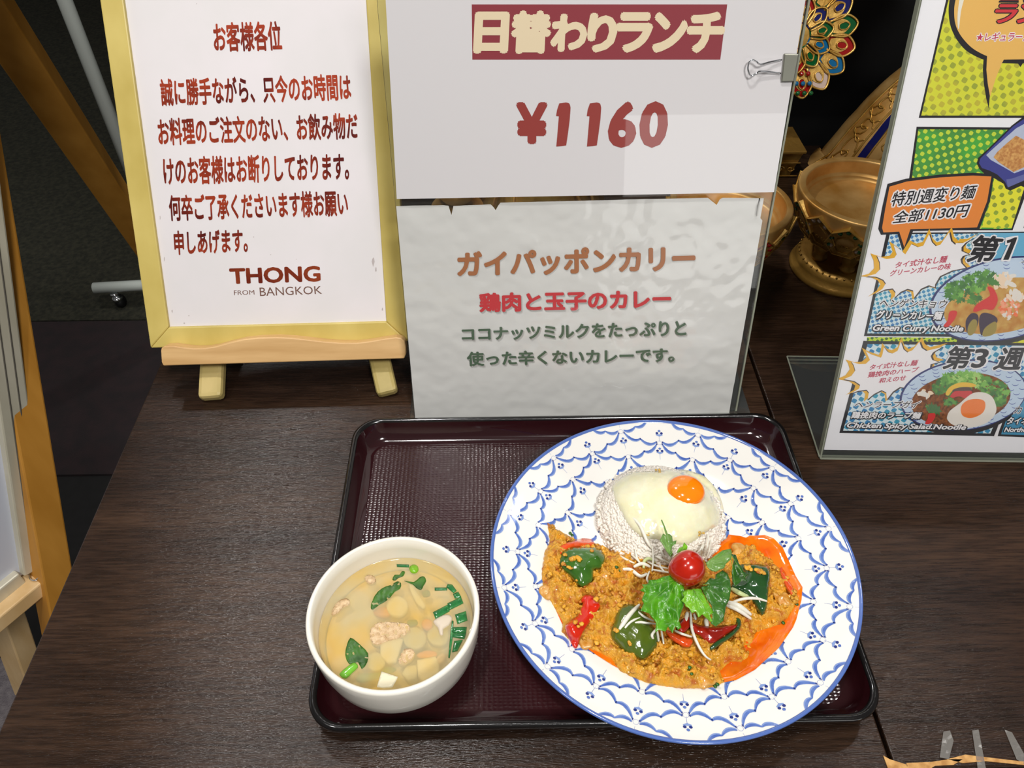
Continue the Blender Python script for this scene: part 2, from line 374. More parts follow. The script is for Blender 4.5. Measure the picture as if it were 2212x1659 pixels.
for i, pts in enumerate([[(2038,1580),(2052,1578),(2060,1600),(2050,1640),(2030,1636)], [(2100,1578),(2114,1576),(2126,1640),(2130,1662),(2112,1660)], [(2170,1576),(2186,1582),(2212,1628),(2212,1650),(2196,1640)]]):
    tag(pxpiece('clear_tape', pts, lambda a, b, d: .0007+.0004*mn.noise(Vector((a*.1, b*.1, 0))), clear('tape', (200,196,190), .22, .15), .0002, 8, None, False, 1), ['wrinkled clear tape on the chipped table edge, leftmost strip', 'wrinkled clear tape on the chipped table edge, middle strip', 'wrinkled clear tape on the chipped table edge, rightmost strip'][i], 'tape')

# ------------------------------------------------------------------ notice on its table easel
NP = Plane(G(325, 752, .045), R(1.16), R(30.1))
fw, fb, ft = .238, .0192, .365
fr = empty('framed_notice', NP.p(fw/2, 0), label='yellow wooden frame with a red foil lettered notice on the small easel', cat='notice board')
def rail(pts): o = slab('frame_rail', NP, pts, -.012, 0, wood_y, fr, .0012); return o
rail([(0,0),(fw,0),(fw-fb,fb),(fb,fb)]); rail([(0,0),(fb,fb),(fb,ft-fb),(0,ft)]); rail([(fw,0),(fw,ft),(fw-fb,ft-fb),(fw-fb,fb)]); rail([(0,ft),(fb,ft-fb),(fw-fb,ft-fb),(fw,ft)])
sh = slab('notice_sheet', NP, [(fb*.9,fb*.9),(fw-fb*.9,fb*.9),(fw-fb*.9,ft-fb*.9),(fb*.9,ft-fb*.9)], -.006, -.0035, paper, fr, label='white notice sheet with red foil writing')
slab('backing_board', NP, [(fb*.5,fb*.5),(fw-fb*.5,fb*.5),(fw-fb*.5,ft-fb*.5),(fb*.5,ft-fb*.5)], -.0115, -.0063, wood_p, fr)
def q(fr_, *p): return Z(fr_, p)
smg = mat('smudge', (184,174,172), .6)
def smudge(x, y, r_, k=1.0, sd=0):
    g = random.Random(sd+int(x)); return [(x+r_*g.uniform(.5, 1)*math.cos(t)*.7, y+k*r_*g.uniform(.5, 1)*math.sin(t)) for t in np.linspace(0, 6.283, 9)[:-1]]
NL = [('お客様各位', q('n',(768,145),(1200,135),(1215,322),(780,333))),
 ('誠に勝手ながら、只今のお時間は', q('n',(428,505),(1648,470),(1658,640),(442,680))),
 ('お料理のご注文のない、お飲み物だ', q('n',(412,758),(1692,720),(1702,888),(425,932))),
 ('けのお客様はお断りしております。', q('n',(447,1005),(1640,975),(1642,1152),(460,1187))),
 ('何卒ご了承くださいます様お願い', q('n',(485,1250),(1628,1215),(1638,1382),(495,1415))),
 ('申しあげます。', q('n',(517,1478),(990,1462),(994,1615),(527,1632)))]
NPt = Plane(NP.p(0, 0, -.0035), R(1.16), R(30.1))
for s_, qd in NL: text(NPt, s_, qd, .00015, foil, sh, .030)
for x, y, r_, k in ((806,565,5,2.6),(812,582,4,1.5),(548,512,1.6,1),(585,550,1.6,1),(408,682,2,1),(826,668,3,1.6),(398,698,3,.8),(372,672,2.5,1.8),(355,560,2,3),(346,470,1.6,4),(700,430,1.4,1),(640,560,1.3,1),(425,8,1.5,1)): flat(NPt, smudge(x, y, r_, k), .0001, smg, sh, 'smudge')
text(NPt, 'THONG', q('N',(745,450),(1420,430),(1425,545),(755,565)), .00015, foil_o, sh, .035)
text(NPt, 'FROM', q('N',(778,613),(930,610),(933,643),(780,648)), .00015, foil_b, sh, -.004)
text(NPt, 'BANGKOK', q('N',(970,592),(1432,580),(1437,638),(975,655)), .00015, foil_b, sh, -.006)
# easel: wavy ledge, two front legs, rear prop
ea = empty('table_easel', G(640, 860), label='small beech table easel with a wavy front ledge holding the yellow frame', cat='easel')
LP = Plane(NP.p(0, 0, .014), R(1.16), R(30.1))
top = q('N', (232,1065),(236,1045),(255,1030),(320,1026),(400,1038),(480,1046),(560,1044),(640,1032),(740,1004),(850,978),(960,966),(1100,962),(1220,968),(1340,982),(1460,996),(1580,1004),(1700,1004),(1800,992),(1900,974),(1990,962),(2030,970),(2055,995),(2063,1040))
bot = q('N', (2063,1090),(2050,1122),(250,1176),(238,1150))
slab('ledge', LP, [tuple(LP.uv(*p)) for p in top[::-1]+[bot[3], bot[2], bot[1], bot[0]]], -.0139, 0, wood_e, ea, .001)
BP = Plane(NP.p(0, 0, -.014), R(1.16), R(30.1))
def eleg(pt, pb, wd):
    a = G(*pb, .0045); uv1 = BP.uv(*pt, 0); c = BP.p(*uv1, -.002)
    d = (c-a)/np.linalg.norm(c-a); c2 = a + d*.36
    o = beam('leg', a, c2, (1, 0, 0), wd, .014, wood_l, ea, .004); return o
eleg((459, 788), (457, 862), .0225); eleg((820, 778), (838, 852), .0200)
beam('prop_leg', NP.p(.12, .30, -.03), (NP.p(.12, .3)[0], .93, .006), (1, 0, 0), .018, .012, wood_l, ea)
beam('crossbar', NP.p(-.004, .02, -.0195), NP.p(fw+.002, .02, -.0195), NP.V, .016, .006, wood_e, ea)
slab('support', LP, [(.02, .0), (.215, .0), (.215, -.008), (.02, -.008)], -.028, -.0142, wood_e, ea)

# ------------------------------------------------------------------ centre: acrylic stand with two menu sheets
SP = Plane((-.08, .4765, .0), R(.68), R(13.07))
st = empty('acrylic_stand', SP.p(.15, 0), label='clear upright acrylic stand behind the tray holding the two lunch sheets', cat='sign stand')
u0, v0 = SP.uv(857, 445); u1, v1 = SP.uv(1655, 430); uL = SP.uv(897, 903)[0]
slab('back_panel', SP, [(uL-.001, .002), (u1+.006, .002), (u1+.006, .40), (uL-.001, .40)], -.0045, -.0028, acr, st)
box('foot_plate', -.085, .23, .4765, .58, .0003, .0025, acr, st)
slab('panel_edge', SP, [(u1+.0062, .002), (u1+.0076, .002), (u1+.0076, .40), (u1+.0062, .40)], -.0045, -.0018, acr_e, st)
# crumpled lower sheet
W, Hh = u1-uL, v1
torn = [(.0, 0), (.128,.0), (.146,.0008), (.1465,.009), (.148,.0008), (.255,.0), (.2685,.0055), (.276,-.0012), (.84,-.002), (.8705,.0048), (.874,-.0018), (1.0,-.0008)]
nx, ny = 150, 96; V = []; F = []; UVs = []
for j in range(ny+1):
    for i in range(nx+1):
        s = i/nx; t = j/ny; dt = np.interp(s, [a for a, b in torn], [b for a, b in torn])
        u = uL + W*s; v = .001 + (v0+(v1-v0)*s-.001 - dt*(1.0))*t if t == 1 else .001 + (v0+(v1-v0)*s-.004)*t
        if j < ny: v = min(v, v0+(v1-v0)*s-dt-.0004*(ny-j))
        p3 = Vector((s*7, t*5, 0)); n = -.0006+.0009*(1-abs(mn.noise(p3)))+.0005*(1-abs(mn.noise(p3*2.3)))+.00025*mn.noise(p3*5)
        n = min(n, .0007)
        if s > .985 and t > .93: u -= .002
        V.append(SP.p(u, v, n-.0004)); UVs.append((u, v))
for j in range(ny):
    for i in range(nx):
        a = j*(nx+1)+i; F.append((a, a+1, a+nx+2, a+nx+1))
cs = add('curry_sheet', V, F, paper_c, None, True, uvs=UVs, label='crumpled lower sheet with brown, red and green curry lettering and torn top edge', cat='paper sign')
brown_i = mat('ink_brown', (160,104,68), .45, coat=.3); red_i = mat('ink_red', (190,58,62), .45, coat=.3); grn_i = mat('ink_green', (78,98,78), .45, coat=.3); shade_i = mat('ink_grey', (166,164,160), .45, coat=.3); br2 = mat('ink_brown2', (118,98,62), .45)
cl = [('ガイパッポンカリー', q('c',(390,322),(1740,282),(1740,432),(392,465)), brown_i, .042, False),
 ('鶏肉と玉子のカレー', q('c',(515,560),(1602,535),(1602,645),(518,666)), red_i, .04, True),
 ('ココナッツミルクをたっぷりと', q('c',(415,757),(1690,714),(1690,802),(418,830)), grn_i, .034, True),
 ('使った辛くないカレーです。', q('c',(443,893),(1625,868),(1622,950),(448,973)), grn_i, .034, True)]
for s_, qd, m_, o_, sdw in cl:
    if sdw: text(SP, s_, [(x+2.2, y+2.0) for x, y in qd], .0009, shade_i, cs, o_)
    text(SP, s_, qd, .00098, m_, cs, o_)
# upper laminated sheet
PP = Plane(SP.p(0, 0, .0042), R(.68), R(13.07))
a, b, c_, d_ = PP.uv(857, 430), PP.uv(1672, 415), PP.uv(1740, 0), PP.uv(833, 0)
ext = .02
ps_pts = [tuple(a), tuple(b), tuple(c_+(c_-b)/np.linalg.norm(c_-b)*ext), tuple(d_+(d_-a)/np.linalg.norm(d_-a)*ext)]
ps = empty('price_sheet', PP.p(*a), label='smooth upper sheet with a red daily lunch banner and the price 1160', cat='paper sign')
psh = slab('laminated_sheet', PP, ps_pts, -.0006, 0, paper_l, ps)
bn = slab('red_banner', PP, [tuple(PP.uv(*p)) for p in q('s',(513,300),(1760,300),(1795,22),(510,22))], .00002, .00008, mat('banner_red', (138,54,62), .35, coat=1, coatr=.02), psh, label='dark red banner with cream writing')
cream = mat('cream_ink', (226,208,174), .35, coat=1, coatr=.02); price = mat('price_red', (146,58,52), .35, coat=1, coatr=.02)
for ch, bb in zip('日替わりランチ', [(528,66,690,262),(712,60,905,264),(912,76,1086,254),(1098,72,1235,258),(1240,68,1415,258),(1425,68,1590,258),(1597,66,1776,260)]):
    x0, y0, x1, y1 = bb; text(PP, ch, q('s',(x0+6,y0),(x1+4,y0),(x1-6,y1),(x0-4,y1)), .00016, cream, psh, .055)
for dx_ in (0, 154): flat(PP, Z('s', [(x+dx_, y) for x, y in spline([(950,520),(984,515)], 1)+spline([(984,515),(1001,521),(1007,542)], 4)+[(1003,600),(994,670),(985,731),(962,735),(935,737),(941,670),(948,585),(934,584),(939,552)]]), .00016, price, psh, 'lettering')
for ch, bb, sk in (('¥',(738,520,886,718),0),('6',(1204,516,1334,736),1),('0',(1360,516,1490,736),1)):
    x0, y0, x1, y1 = bb; k = 9*sk; text(PP, ch, q('s',(x0+k,y0),(x1+k,y0),(x1-k,y1),(x0-k,y1)), .00016, price, psh, .045, 0)
# binder clip
bc = empty('binder_clip', PP.p(*PP.uv(1700, 145)), label='silver binder clip gripping the right edge of the price sheet', cat='clip')
slab('clip_body', PP, [tuple(PP.uv(*p)) for p in q('k',(533,882),(668,880),(722,583),(566,578))], .0002, .0022, steel, bc, .0006)
slab('clip_back', PP, [tuple(PP.uv(*p)) for p in q('k',(535,882),(665,880),(720,583),(566,578))], -.011, -.0095, steel, bc, .0004)
slab('clip_spine', PP, [tuple(PP.uv(*p)) for p in q('k',(664,881),(676,880),(730,583),(718,583))], -.011, .0020, steel, bc, .0003)
wp = q('k',(560,655),(460,668),(400,678),(310,698),(268,668),(225,650),(192,670),(176,740),(195,808),(225,822),(270,792),(310,775),(420,785),(550,804))
P_ = [PP.p(*PP.uv(*p, .004), .0015+.003*min(1, i/3, (13-i)/3)) for i, p in enumerate(wp)]
tv, tf = tube(spline(P_, 5), .0006, 8); add('clip_handle', tv, tf, chrome, bc, True)

# ------------------------------------------------------------------ right: illustrated menu in an acrylic L stand
MPn = Plane(G(1770, 987), R(-2.24), R(18.6))
ms = empty('menu_stand', MPn.p(.1, 0), label='clear acrylic L shaped stand on the right holding the illustrated noodle menu', cat='sign stand')
MW, MH = .297, .425
slab('front_panel', MPn, [(0, 0), (MW, 0), (MW, MH), (0, MH)], .0016, .0030, acr2, ms)
slab('back_panel', MPn, [(0, 0), (MW, 0), (MW, MH), (0, MH)], -.0030, -.0012, acr, ms)
slab('panel_edge', MPn, [(-.0006, 0), (.0008, 0), (.0008, MH), (-.0006, MH)], -.0030, .0030, acr_e, ms)
slab('panel_edge', MPn, [(0, -.0006), (MW, -.0006), (MW, .0010), (0, .0010)], -.0030, .0030, acr_e, ms)
fa, fb2, fc, fd = G(1770, 987, .002), MPn.p(MW, 0), None, G(1700, 770, .002)
dv = (fd-fa); V = []
for z_ in (.0003, .0026):
    for p in (fa, fa+MPn.U*MW, fd+MPn.U*MW, fd): V.append((p[0], p[1], z_))
add('foot_plate', V, BOXF, acr, ms)
for p, r_ in ((fa, fd), (fd, fd+MPn.U*MW)):
    tv, tf = tube([(p[0], p[1], .0022), (r_[0], r_[1], .0022)], .0007, 6); add('panel_edge', tv, tf, acr_e, ms)
MP = Plane(MPn.p(0, 0, 0), R(-2.24), R(18.6))
paper_m = mat('menu_paper', (232,231,234), .35, coat=.3)
mu = empty('menu_poster', MPn.p(.1, .008), label='glossy comic style noodle menu poster with orange and yellow bubbles', cat='poster')
mp = slab('poster_sheet', MP, [(.0025, .0075), (MW-.004, .0075), (MW-.004, MH-.004), (.0015, MH-.004)], -.0008, 0, paper_m, mu)
def fm_(n, c): return mat('print_'+n, c, .4, coat=.25)
K = fm_('black', (34,32,36)); OR = fm_('orange', (222,132,56)); OB = fm_('amber', (224,178,96)); YE = fm_('yellow', (222,168,44)); WH = fm_('white', (230,227,228)); MR = fm_('red', (200,56,62)); CR = fm_('crimson', (184,58,84)); SKY = fm_('sky', (104,172,204)); TEAL = fm_('teal', (64,140,176))
LIM = halftone('dots_lime', (206,208,60), (150,160,60), .0056, .35, warm=True); GRN = halftone('dots_green', (190,208,62), (74,140,62), .0048, -.55); YLW = halftone('dots_yellow', (222,218,50), (140,150,50), .0058, .75)
BL1 = halftone('dots_blue_fine', (200,220,224), (70,128,180), .0034, .12); BL2 = halftone('dots_blue_large', (206,222,226), (50,124,176), .0056, .15); LG = halftone('dots_limegreen', (190,214,50), (60,84,40), .0034, .3)
L0 = .00006
def F_(pts, lay, m_, name='printed_panel'): return flat(MP, pts, L0*lay, m_, mp, name)
F_(Z('m',[(818,-40),(612,845),(1450,845),(1450,-40)]), 1, K); F_(Z('m',[(834,-40),(630,828),(1450,828),(1450,-40)]), 2, LIM)
F_(Z('m',[(597,908),(1450,915),(1450,1200),(1285,1650),(490,1650)]), 1, K); F_(Z('m',[(609,926),(1400,931),(1450,1000),(1355,1300),(1275,1640),(515,1640)]), 2, GRN)
F_(Z('B',[(850,850),(1220,1000),(1200,1050),(1060,1500),(680,1495),(790,1200)]), 3, YLW)
F_(Z('B',[(1240,1380),(1205,1500),(1260,1500),(1260,1380)]), 2, K)
ob = spline(Z('A',[(350,-60),(328,80),(326,200),(342,330),(380,450),(450,580),(560,710),(690,795),(825,855)]), 4) + [np.array(p) for p in Z('A',[(815,1000),(830,1200),(862,1400),(900,1555),(915,1380),(915,1000),(905,905),(1090,905),(1320,912),(1355,960),(1390,905),(1500,900),(1500,-60)])]
F_([tuple(p) for p in ob], 3, K, 'speech_bubble')
ib = spline(Z('A',[(436,-60),(408,80),(404,200),(414,310),(448,420),(520,540),(640,670),(760,750),(875,805)]), 4) + [np.array(p) for p in Z('A',[(865,1000),(885,1200),(918,1390),(950,1280),(1000,1120),(1090,900),(1115,855),(1500,848),(1500,-60)])]
F_([tuple(p) for p in ib], 4, OB, 'speech_bubble')
F_([tuple(p) for p in spline(Z('A',[(488,-40),(545,-30),(500,160),(472,400),(455,380),(452,200)]), 3, True)], 5, fm_('cream', (226,222,206)), 'speech_bubble')
text(MP, 'ラ', Z('A',[(1005,62),(1325,62),(1290,330),(975,330)]), L0*5, K, mp, .075, .15); text(MP, 'ラ', Z('A',[(1005,62),(1325,62),(1290,330),(975,330)]), L0*6, MR, mp, .03, .15)
text(MP, 'ン', Z('A',[(1330,62),(1650,62),(1600,330),(1300,330)]), L0*5, K, mp, .075, .15); text(MP, 'ン', Z('A',[(1330,62),(1650,62),(1600,330),(1300,330)]), L0*6, MR, mp, .03, .15)
F_(Z('A',[(1065,-50),(1330,-50),(1325,28),(1062,25)]), 5, fm_('darkred', (120,44,44)), 'lettering'); F_(Z('A',[(1045,8),(1330,8),(1325,40),(1040,36)]), 6, K, 'lettering'); F_(Z('A',[(1380,-50),(1480,-50),(1480,40),(1390,36)]), 5, K, 'lettering')
for off, m_, l_ in ((.12, WH, 5), (.014, CR, 6)): text(MP, '★レギュラーメ', Z('A',[(728,470),(1500,455),(1480,588),(722,590)]), L0*l_, m_, mp, off, .2)
# peanut dish print
dish = Z('B',[(1185,140),(1060,235),(760,530),(645,635),(628,700),(660,770),(720,830),(860,895),(960,955),(985,1015),(1040,1040),(1240,950),(1400,880),(1400,100)])
F_(dish, 4, K, 'printed_dish'); F_(Z('B',[(1200,160),(1075,245),(770,545),(668,645),(655,700),(690,760),(780,790),(880,840),(975,930),(1010,1000),(1240,900),(1400,860),(1400,130)]), 5, fm_('dish_blue', (62,66,138)), 'printed_dish')
F_(Z('B',[(1210,215),(1110,270),(800,545),(742,600),(800,660),(960,750),(1090,825),(1230,770),(1400,700),(1400,200)]), 6, fm_('dish_light', (178,186,206)), 'printed_dish')
F_(Z('B',[(1010,1000),(1240,900),(1400,860),(1400,780),(1230,830),(1060,890),(990,900)]), 6, fm_('dish_mid', (98,104,160)), 'printed_dish')
pn = mat('print_peanut', (214,166,98), .5, col2=(178,120,66), nscale=(420,420,420), nlo=.35, nhi=.6)
F_(Z('B',[(1110,360),(1000,450),(880,560),(832,625),(900,690),(1080,808),(1230,740),(1400,650),(1400,330),(1230,420),(1160,385)]), 7, pn, 'printed_dish')
# orange tag
tg = [(1917,397),(1956,386),(2030,377),(2101,373),(2147,376),(2138,434),(2115,496),(1972,499),(1960,530),(1952,550),(1938,505),(1903,507),(1897,494),(1905,450)]
F_(tg, 5, K, 'price_tag')
F_([(1921,403),(1958,392),(2030,383),(2101,379),(2141,381),(2132,434),(2110,491),(1966,495),(1953,534),(1942,500),(1908,502),(1905,492),(1912,450)], 6, OR, 'price_tag')
for off, m_, l_ in ((.125, WH, 7), (.016, K, 8)):
    text(MP, '特別週変り麺', Z('m',[(425,1372),(1035,1320),(1018,1420),(412,1480)]), L0*l_, m_, mp, off, .2)
    text(MP, '全部1130円', Z('m',[(432,1515),(985,1455),(965,1553),(422,1602)]), L0*l_, m_, mp, off, .2)
# blue panels
F_([(1915,503),(2250,500),(2250,729),(1866,726)], 2, K); F_([(1922,506),(2250,503),(2250,723),(1873,720)], 3, BL1); F_([(2112,503),(2250,503),(2250,600),(2112,600)], 3.5, SKY)
F_([(1873,728),(2250,731),(2250,744),(1872,738)], 2, LG); F_([(2067,722),(2182,722),(2176,744),(2067,744)], 2.5, K); F_([(2188,727),(2250,727),(2250,741),(2180,741)], 3, YLW)
F_([(1865,736),(2250,741),(2212,830),(2160,908),(2147,942),(1813,935)], 3, K); F_([(1874,743),(2250,747),(2206,830),(2153,905),(2139,936),(1821,930)], 4, BL2)
F_([(2168,905),(2212,830),(2260,830),(2260,946),(2154,942)], 3, K); F_([(2172,910),(2216,838),(2260,838),(2260,941),(2162,938)], 4, TEAL)
F_([(2163,903),(2172,890),(2158,930),(2154,944),(2146,944)], 5, WH)
# starbursts
s1 = Z('D',[(440,430),(560,470),(660,455),(690,410),(650,290),(740,355),(800,410),(880,280),(960,318),(1030,300),(1105,150),(1140,255),(1190,305),(1250,285),(1360,130),(1385,240),(1440,290)]) + Z('C',[(560,165),(660,165),(820,85),(700,160),(640,225),(640,280),(745,325),(660,350),(625,400),(635,450),(700,520),(500,560),(330,640),(260,760)]) + Z('D',[(1180,830),(1100,805),(1000,850),(915,960),(900,870),(830,850),(740,890),(665,960),(675,890),(640,845),(540,860),(410,920),(510,850),(552,780),(520,735),(430,695),(310,690),(420,660),(480,600),(475,510)])
s2 = [(x*.985-27+ (y-640)*-.03, y*.93+255-(640-y)*-.0) for x, y in s1]
s2 = Z('E',[(240,315),(340,345),(430,340),(485,290),(430,175),(500,215),(630,260),(650,220),(670,120),(720,185),(780,205),(850,170),(895,50),(930,150),(980,190),(1050,160),(1140,50),(1170,130),(1230,170),(1440,120),(1320,190),(1290,240),(1310,290),(1400,320),(1290,345),(1280,390),(1300,430),(1150,500),(1040,590),(960,660),(880,650),(790,710),(710,810),(700,720),(640,690),(540,740),(455,810),(470,720),(440,685),(330,700),(240,730),(340,670),(355,620),(280,570),(140,545),(240,500),(290,430),(270,360)])
def burst(pts, lay):
    P = np.array(pts); c = P.mean(0)
    for k, m_, l_ in ((1.13, YE, 0), (1.035, fm_('umber', (70,58,52)), 1), (1.0, WH, 2)):
        off = np.array([-2.0, -3.0])*(k > 1.1) + np.array([1.5, 1.0])*(1.01 < k < 1.1)
        F_([tuple(c+(p-c)*k+off) for p in P], lay+l_*.5, m_, 'starburst')
burst(s1, 5.2); burst(s2, 5.2)
# bowls with food
def ell(c, rx, ry, tilt, n=48, a0=0, a1=2*math.pi):
    t = R(tilt); out = []
    for i in range(n):
        a = a0+(a1-a0)*i/n; x, y = rx*math.cos(a), ry*math.sin(a); out.append((c[0]+x*math.cos(t)-y*math.sin(t), c[1]+x*math.sin(t)+y*math.cos(t)))
    return out
NV = fm_('navy', (42,48,104)); LB = fm_('pale_blue', (186,204,222)); LBs = fm_('pattern_blue', (66,80,156))
def bowl_print(c, rx, ry, tilt):
    F_(ell((c[0], c[1]+9), rx*.93, ry, tilt), 7, K, 'printed_bowl'); F_(ell(c, rx, ry, tilt), 7.4, NV, 'printed_bowl'); F_(ell((c[0]+1, c[1]+.5), rx*.975, ry*.965, tilt), 7.7, LB, 'printed_bowl')
    mb = MB()
    for ring, k in ((.93, 22), (.84, 20), (.75, 18)):
        for i in range(k):
            a = 2*math.pi*(i+.5*(ring == .84))/k; cc = ell(c, rx*ring, ry*ring, tilt, 1, a, a+1)[0]
            arc = [(cc[0]+7*math.cos(b_), cc[1]+4.2*math.sin(b_)) for b_ in np.linspace(.2, math.pi-.2, 6)]; inn = [(x, y-1.4) for x, y in arc[::-1]]
            uv = [MP.uv(*p) for p in arc+inn]; mb.put([MP.p(u, v, L0*8) for u, v in uv], [list(range(12))[::-1] if 0 else list(range(12))])
    mb.obj('bowl_pattern', LBs, mp)
bowl_print((2167, 645), 163, 88, -12); bowl_print((2080, 853), 138, 76, -7)
def blobs(cx, cy, rx, ry, n, size, mats_, lay, name='printed_food', leafy=True, seed=0):
    r = random.Random(seed); mb = MB()
    for i in range(n):
        a = r.uniform(0, 2*math.pi); q_ = math.sqrt(r.random()); x, y = cx+rx*q_*math.cos(a), cy+ry*q_*math.sin(a); s = size*r.uniform(.6, 1.4); k = 7 if leafy else 6; a0 = r.uniform(0, 6.3); el = r.uniform(.35, .8)
        pts = []
        for j in range(2*k):
            rr = s*(1 if j % 2 else .55) if leafy else s*r.uniform(.8, 1.1)
            px, py = rr*math.cos(math.pi*j/k), rr*el*math.sin(math.pi*j/k); pts.append((x+px*math.cos(a0)-py*math.sin(a0), y+px*math.sin(a0)+py*math.cos(a0)))
        uv = [MP.uv(*p) for p in pts]; mb.put([MP.p(u, v, L0*(lay+.6*i/n)) for u, v in uv], [list(range(2*k))[::-1]], r.randrange(len(mats_)))
    return mb.obj(name, mats_, mp)
broth_p = mat('print_broth', (206,170,96), .5, col2=(186,128,60), nscale=(180,180,180))
gr = [fm_('leaf_a', (86,146,52)), fm_('leaf_b', (52,104,42)), fm_('leaf_c', (120,178,72)), fm_('leaf_d', (66,124,46))]
F_(ell((2165, 660), 128, 58, -10), 8.4, broth_p, 'printed_food')
blobs(2085, 628, 42, 26, 90, 9, gr, 9, seed=1); blobs(2120, 600, 36, 14, 50, 8, gr, 9, seed=2)
whs = [fm_('white_food', (222,216,206)), fm_('cream_food', (232,206,176))]; org = [fm_('prawn_a', (232,110,60)), fm_('prawn_b', (236,158,120)), whs[0]]
blobs(2168, 605, 24, 16, 26, 9, whs, 9.2, leafy=False, seed=3); blobs(2195, 640, 18, 14, 14, 8, whs, 9.3, leafy=False, seed=4); blobs(2180, 665, 22, 22, 60, 6, org, 9.3, seed=5)
F_([tuple(p) for p in spline(Z('C',[(1010,800),(1060,790),(1120,850),(1160,980),(1100,1110),(1030,1120),(960,1110),(850,1150),(805,1130),(860,1040),(1000,950),(1050,900)]), 3, True)], 10, fm_('chilli', (206,40,38)), 'printed_food')
F_([tuple(p) for p in spline(Z('C',[(470,1145),(570,1140),(560,1220),(500,1310),(440,1370),(380,1350),(440,1270)]), 3, True)], 10, fm_('chilli', (206,40,38)), 'printed_food')
egp = fm_('aubergine', (52,34,58)); egf = fm_('aubergine_flesh', (150,132,56))
for ps1, ps2 in (([(720,1450),(700,1280),(780,1170),(870,1190),(880,1300),(820,1430)], [(730,1470),(735,1350),(800,1260),(860,1280),(850,1400),(790,1480)]), ([(920,1490),(890,1250),(960,1160),(1120,1210),(1150,1300),(1000,1380)], [(945,1500),(960,1400),(1050,1320),(1130,1290),(1140,1400),(1080,1480)])):
    F_([tuple(p) for p in spline(Z('C', ps1), 3, True)], 10, egp, 'printed_food'); F_([tuple(p) for p in spline(Z('C', ps2), 3, True)], 10.3, egf, 'printed_food')
blobs(2088, 602, 10, 5, 8, 7, gr, 10.5, seed=6); blobs(2146, 608, 10, 6, 5, 10, [gr[3]], 10.5, seed=7)
F_(ell((2075, 862), 108, 56, -8), 8.4, mat('print_mince', (150,88,44), .5, col2=(90,50,26), nscale=(420,420,420)), 'printed_food')
blobs(2085, 822, 52, 18, 110, 9, gr[:1]+gr[2:3]+[fm_('leaf_e', (160,200,104))], 9, seed=8); blobs(2150, 850, 28, 26, 80, 8, gr, 9, seed=9); blobs(2040, 835, 26, 18, 50, 8, gr[:2]+gr[3:], 9.2, seed=10); blobs(2003, 848, 18, 8, 8, 7, whs, 9.4, leafy=False, seed=11)
F_([tuple(p) for p in spline(Z('F',[(380,740),(430,650),(560,590),(700,590),(790,625),(720,650),(560,650),(460,710),(420,760)]), 3, True)], 10, fm_('pepper_yellow', (226,180,50)), 'printed_food')
F_([tuple(p) for p in spline(Z('F',[(470,690),(560,655),(700,650),(720,700),(600,700),(500,730)]), 3, True)], 10.1, fm_('bark', (84,62,54)), 'printed_food')
F_([tuple(p) for p in spline(Z('F',[(440,770),(500,705),(620,700),(720,700),(730,750),(660,800),(560,770),(480,790)]), 3, True)], 10.3, fm_('tomato', (196,44,46)), 'printed_food')
F_([tuple(p) for p in spline(Z('F',[(400,1040),(440,960),(560,870),(640,800),(740,730),(860,715),(980,760),(1040,860),(1050,980),(960,1100),(800,1170),(640,1185),(480,1150),(410,1090)]), 3, True)], 10.6, fm_('egg_white', (224,218,208)), 'printed_food')
F_([tuple(p) for p in spline(Z('F',[(580,960),(600,880),(680,820),(800,805),(890,830),(908,900),(880,980),(800,1035),(700,1060),(610,1030)]), 3, True)], 11, fm_('yolk', (232,120,36)), 'printed_food')
blobs(2055, 868, 14, 6, 6, 12, gr[:2], 11.2, seed=12); blobs(2012, 888, 18, 8, 7, 11, gr[:2], 10.9, seed=13)
F_([tuple(p) for p in spline(Z('F',[(155,1000),(240,1000),(235,1060),(180,1130),(120,1140),(110,1120),(140,1070)]), 3, True)], 11.5, fm_('chilli', (206,40,38)), 'printed_food')
# the part of the poster that runs on to the right and above the picture
def FR(ya, yb, lay, m_, du=0.0, ue=.284):
    a, b = MP.uv(2232, ya), MP.uv(2232, yb); uvp = [(a[0]+du, a[1]), (ue, a[1]), (ue, b[1]), (b[0]+du, b[1])]; add('printed_panel', [MP.p(u, v, L0*lay) for u, v in uvp], [[3, 2, 1, 0]], m_, mp, uvs=uvp)
FR(-40, 252, 1.2, K, -.004, .286); FR(-40, 246, 2.2, LIM); FR(276, 497, 1.2, K, .0, .286); FR(282, 490, 2.2, YLW, .004); FR(503, 728, 2.2, K, -.004, .286); FR(508, 722, 3.2, SKY); FR(741, 944, 3.2, K, .004, .286); FR(747, 938, 4.2, BL2, .008)
for v0_, v1_, m_, l_ in ((.372, .413, K, 1), (.372, .410, LIM, 2)): add('printed_panel', [MP.p(u, v, L0*l_) for u, v in ((.0195+.002*(l_-1), v0_), (.286-.002*(l_-1), v0_), (.286-.002*(l_-1), v1_), (.0195+.002*(l_-1), v1_))], [[0, 1, 2, 3]], m_, mp, uvs=[(0, v0_), (.28, v0_), (.28, v1_), (0, v1_)])
for k_, m_, l_ in ((0, K, 2.6), (.004, OB, 2.8)): add('speech_bubble', [MP.p(.155+(.125-k_)*math.cos(t), .364+(.044-k_)*math.sin(t), L0*l_) for t in np.linspace(0, 6.283, 40)[:-1]], [list(range(39))], m_, mp)
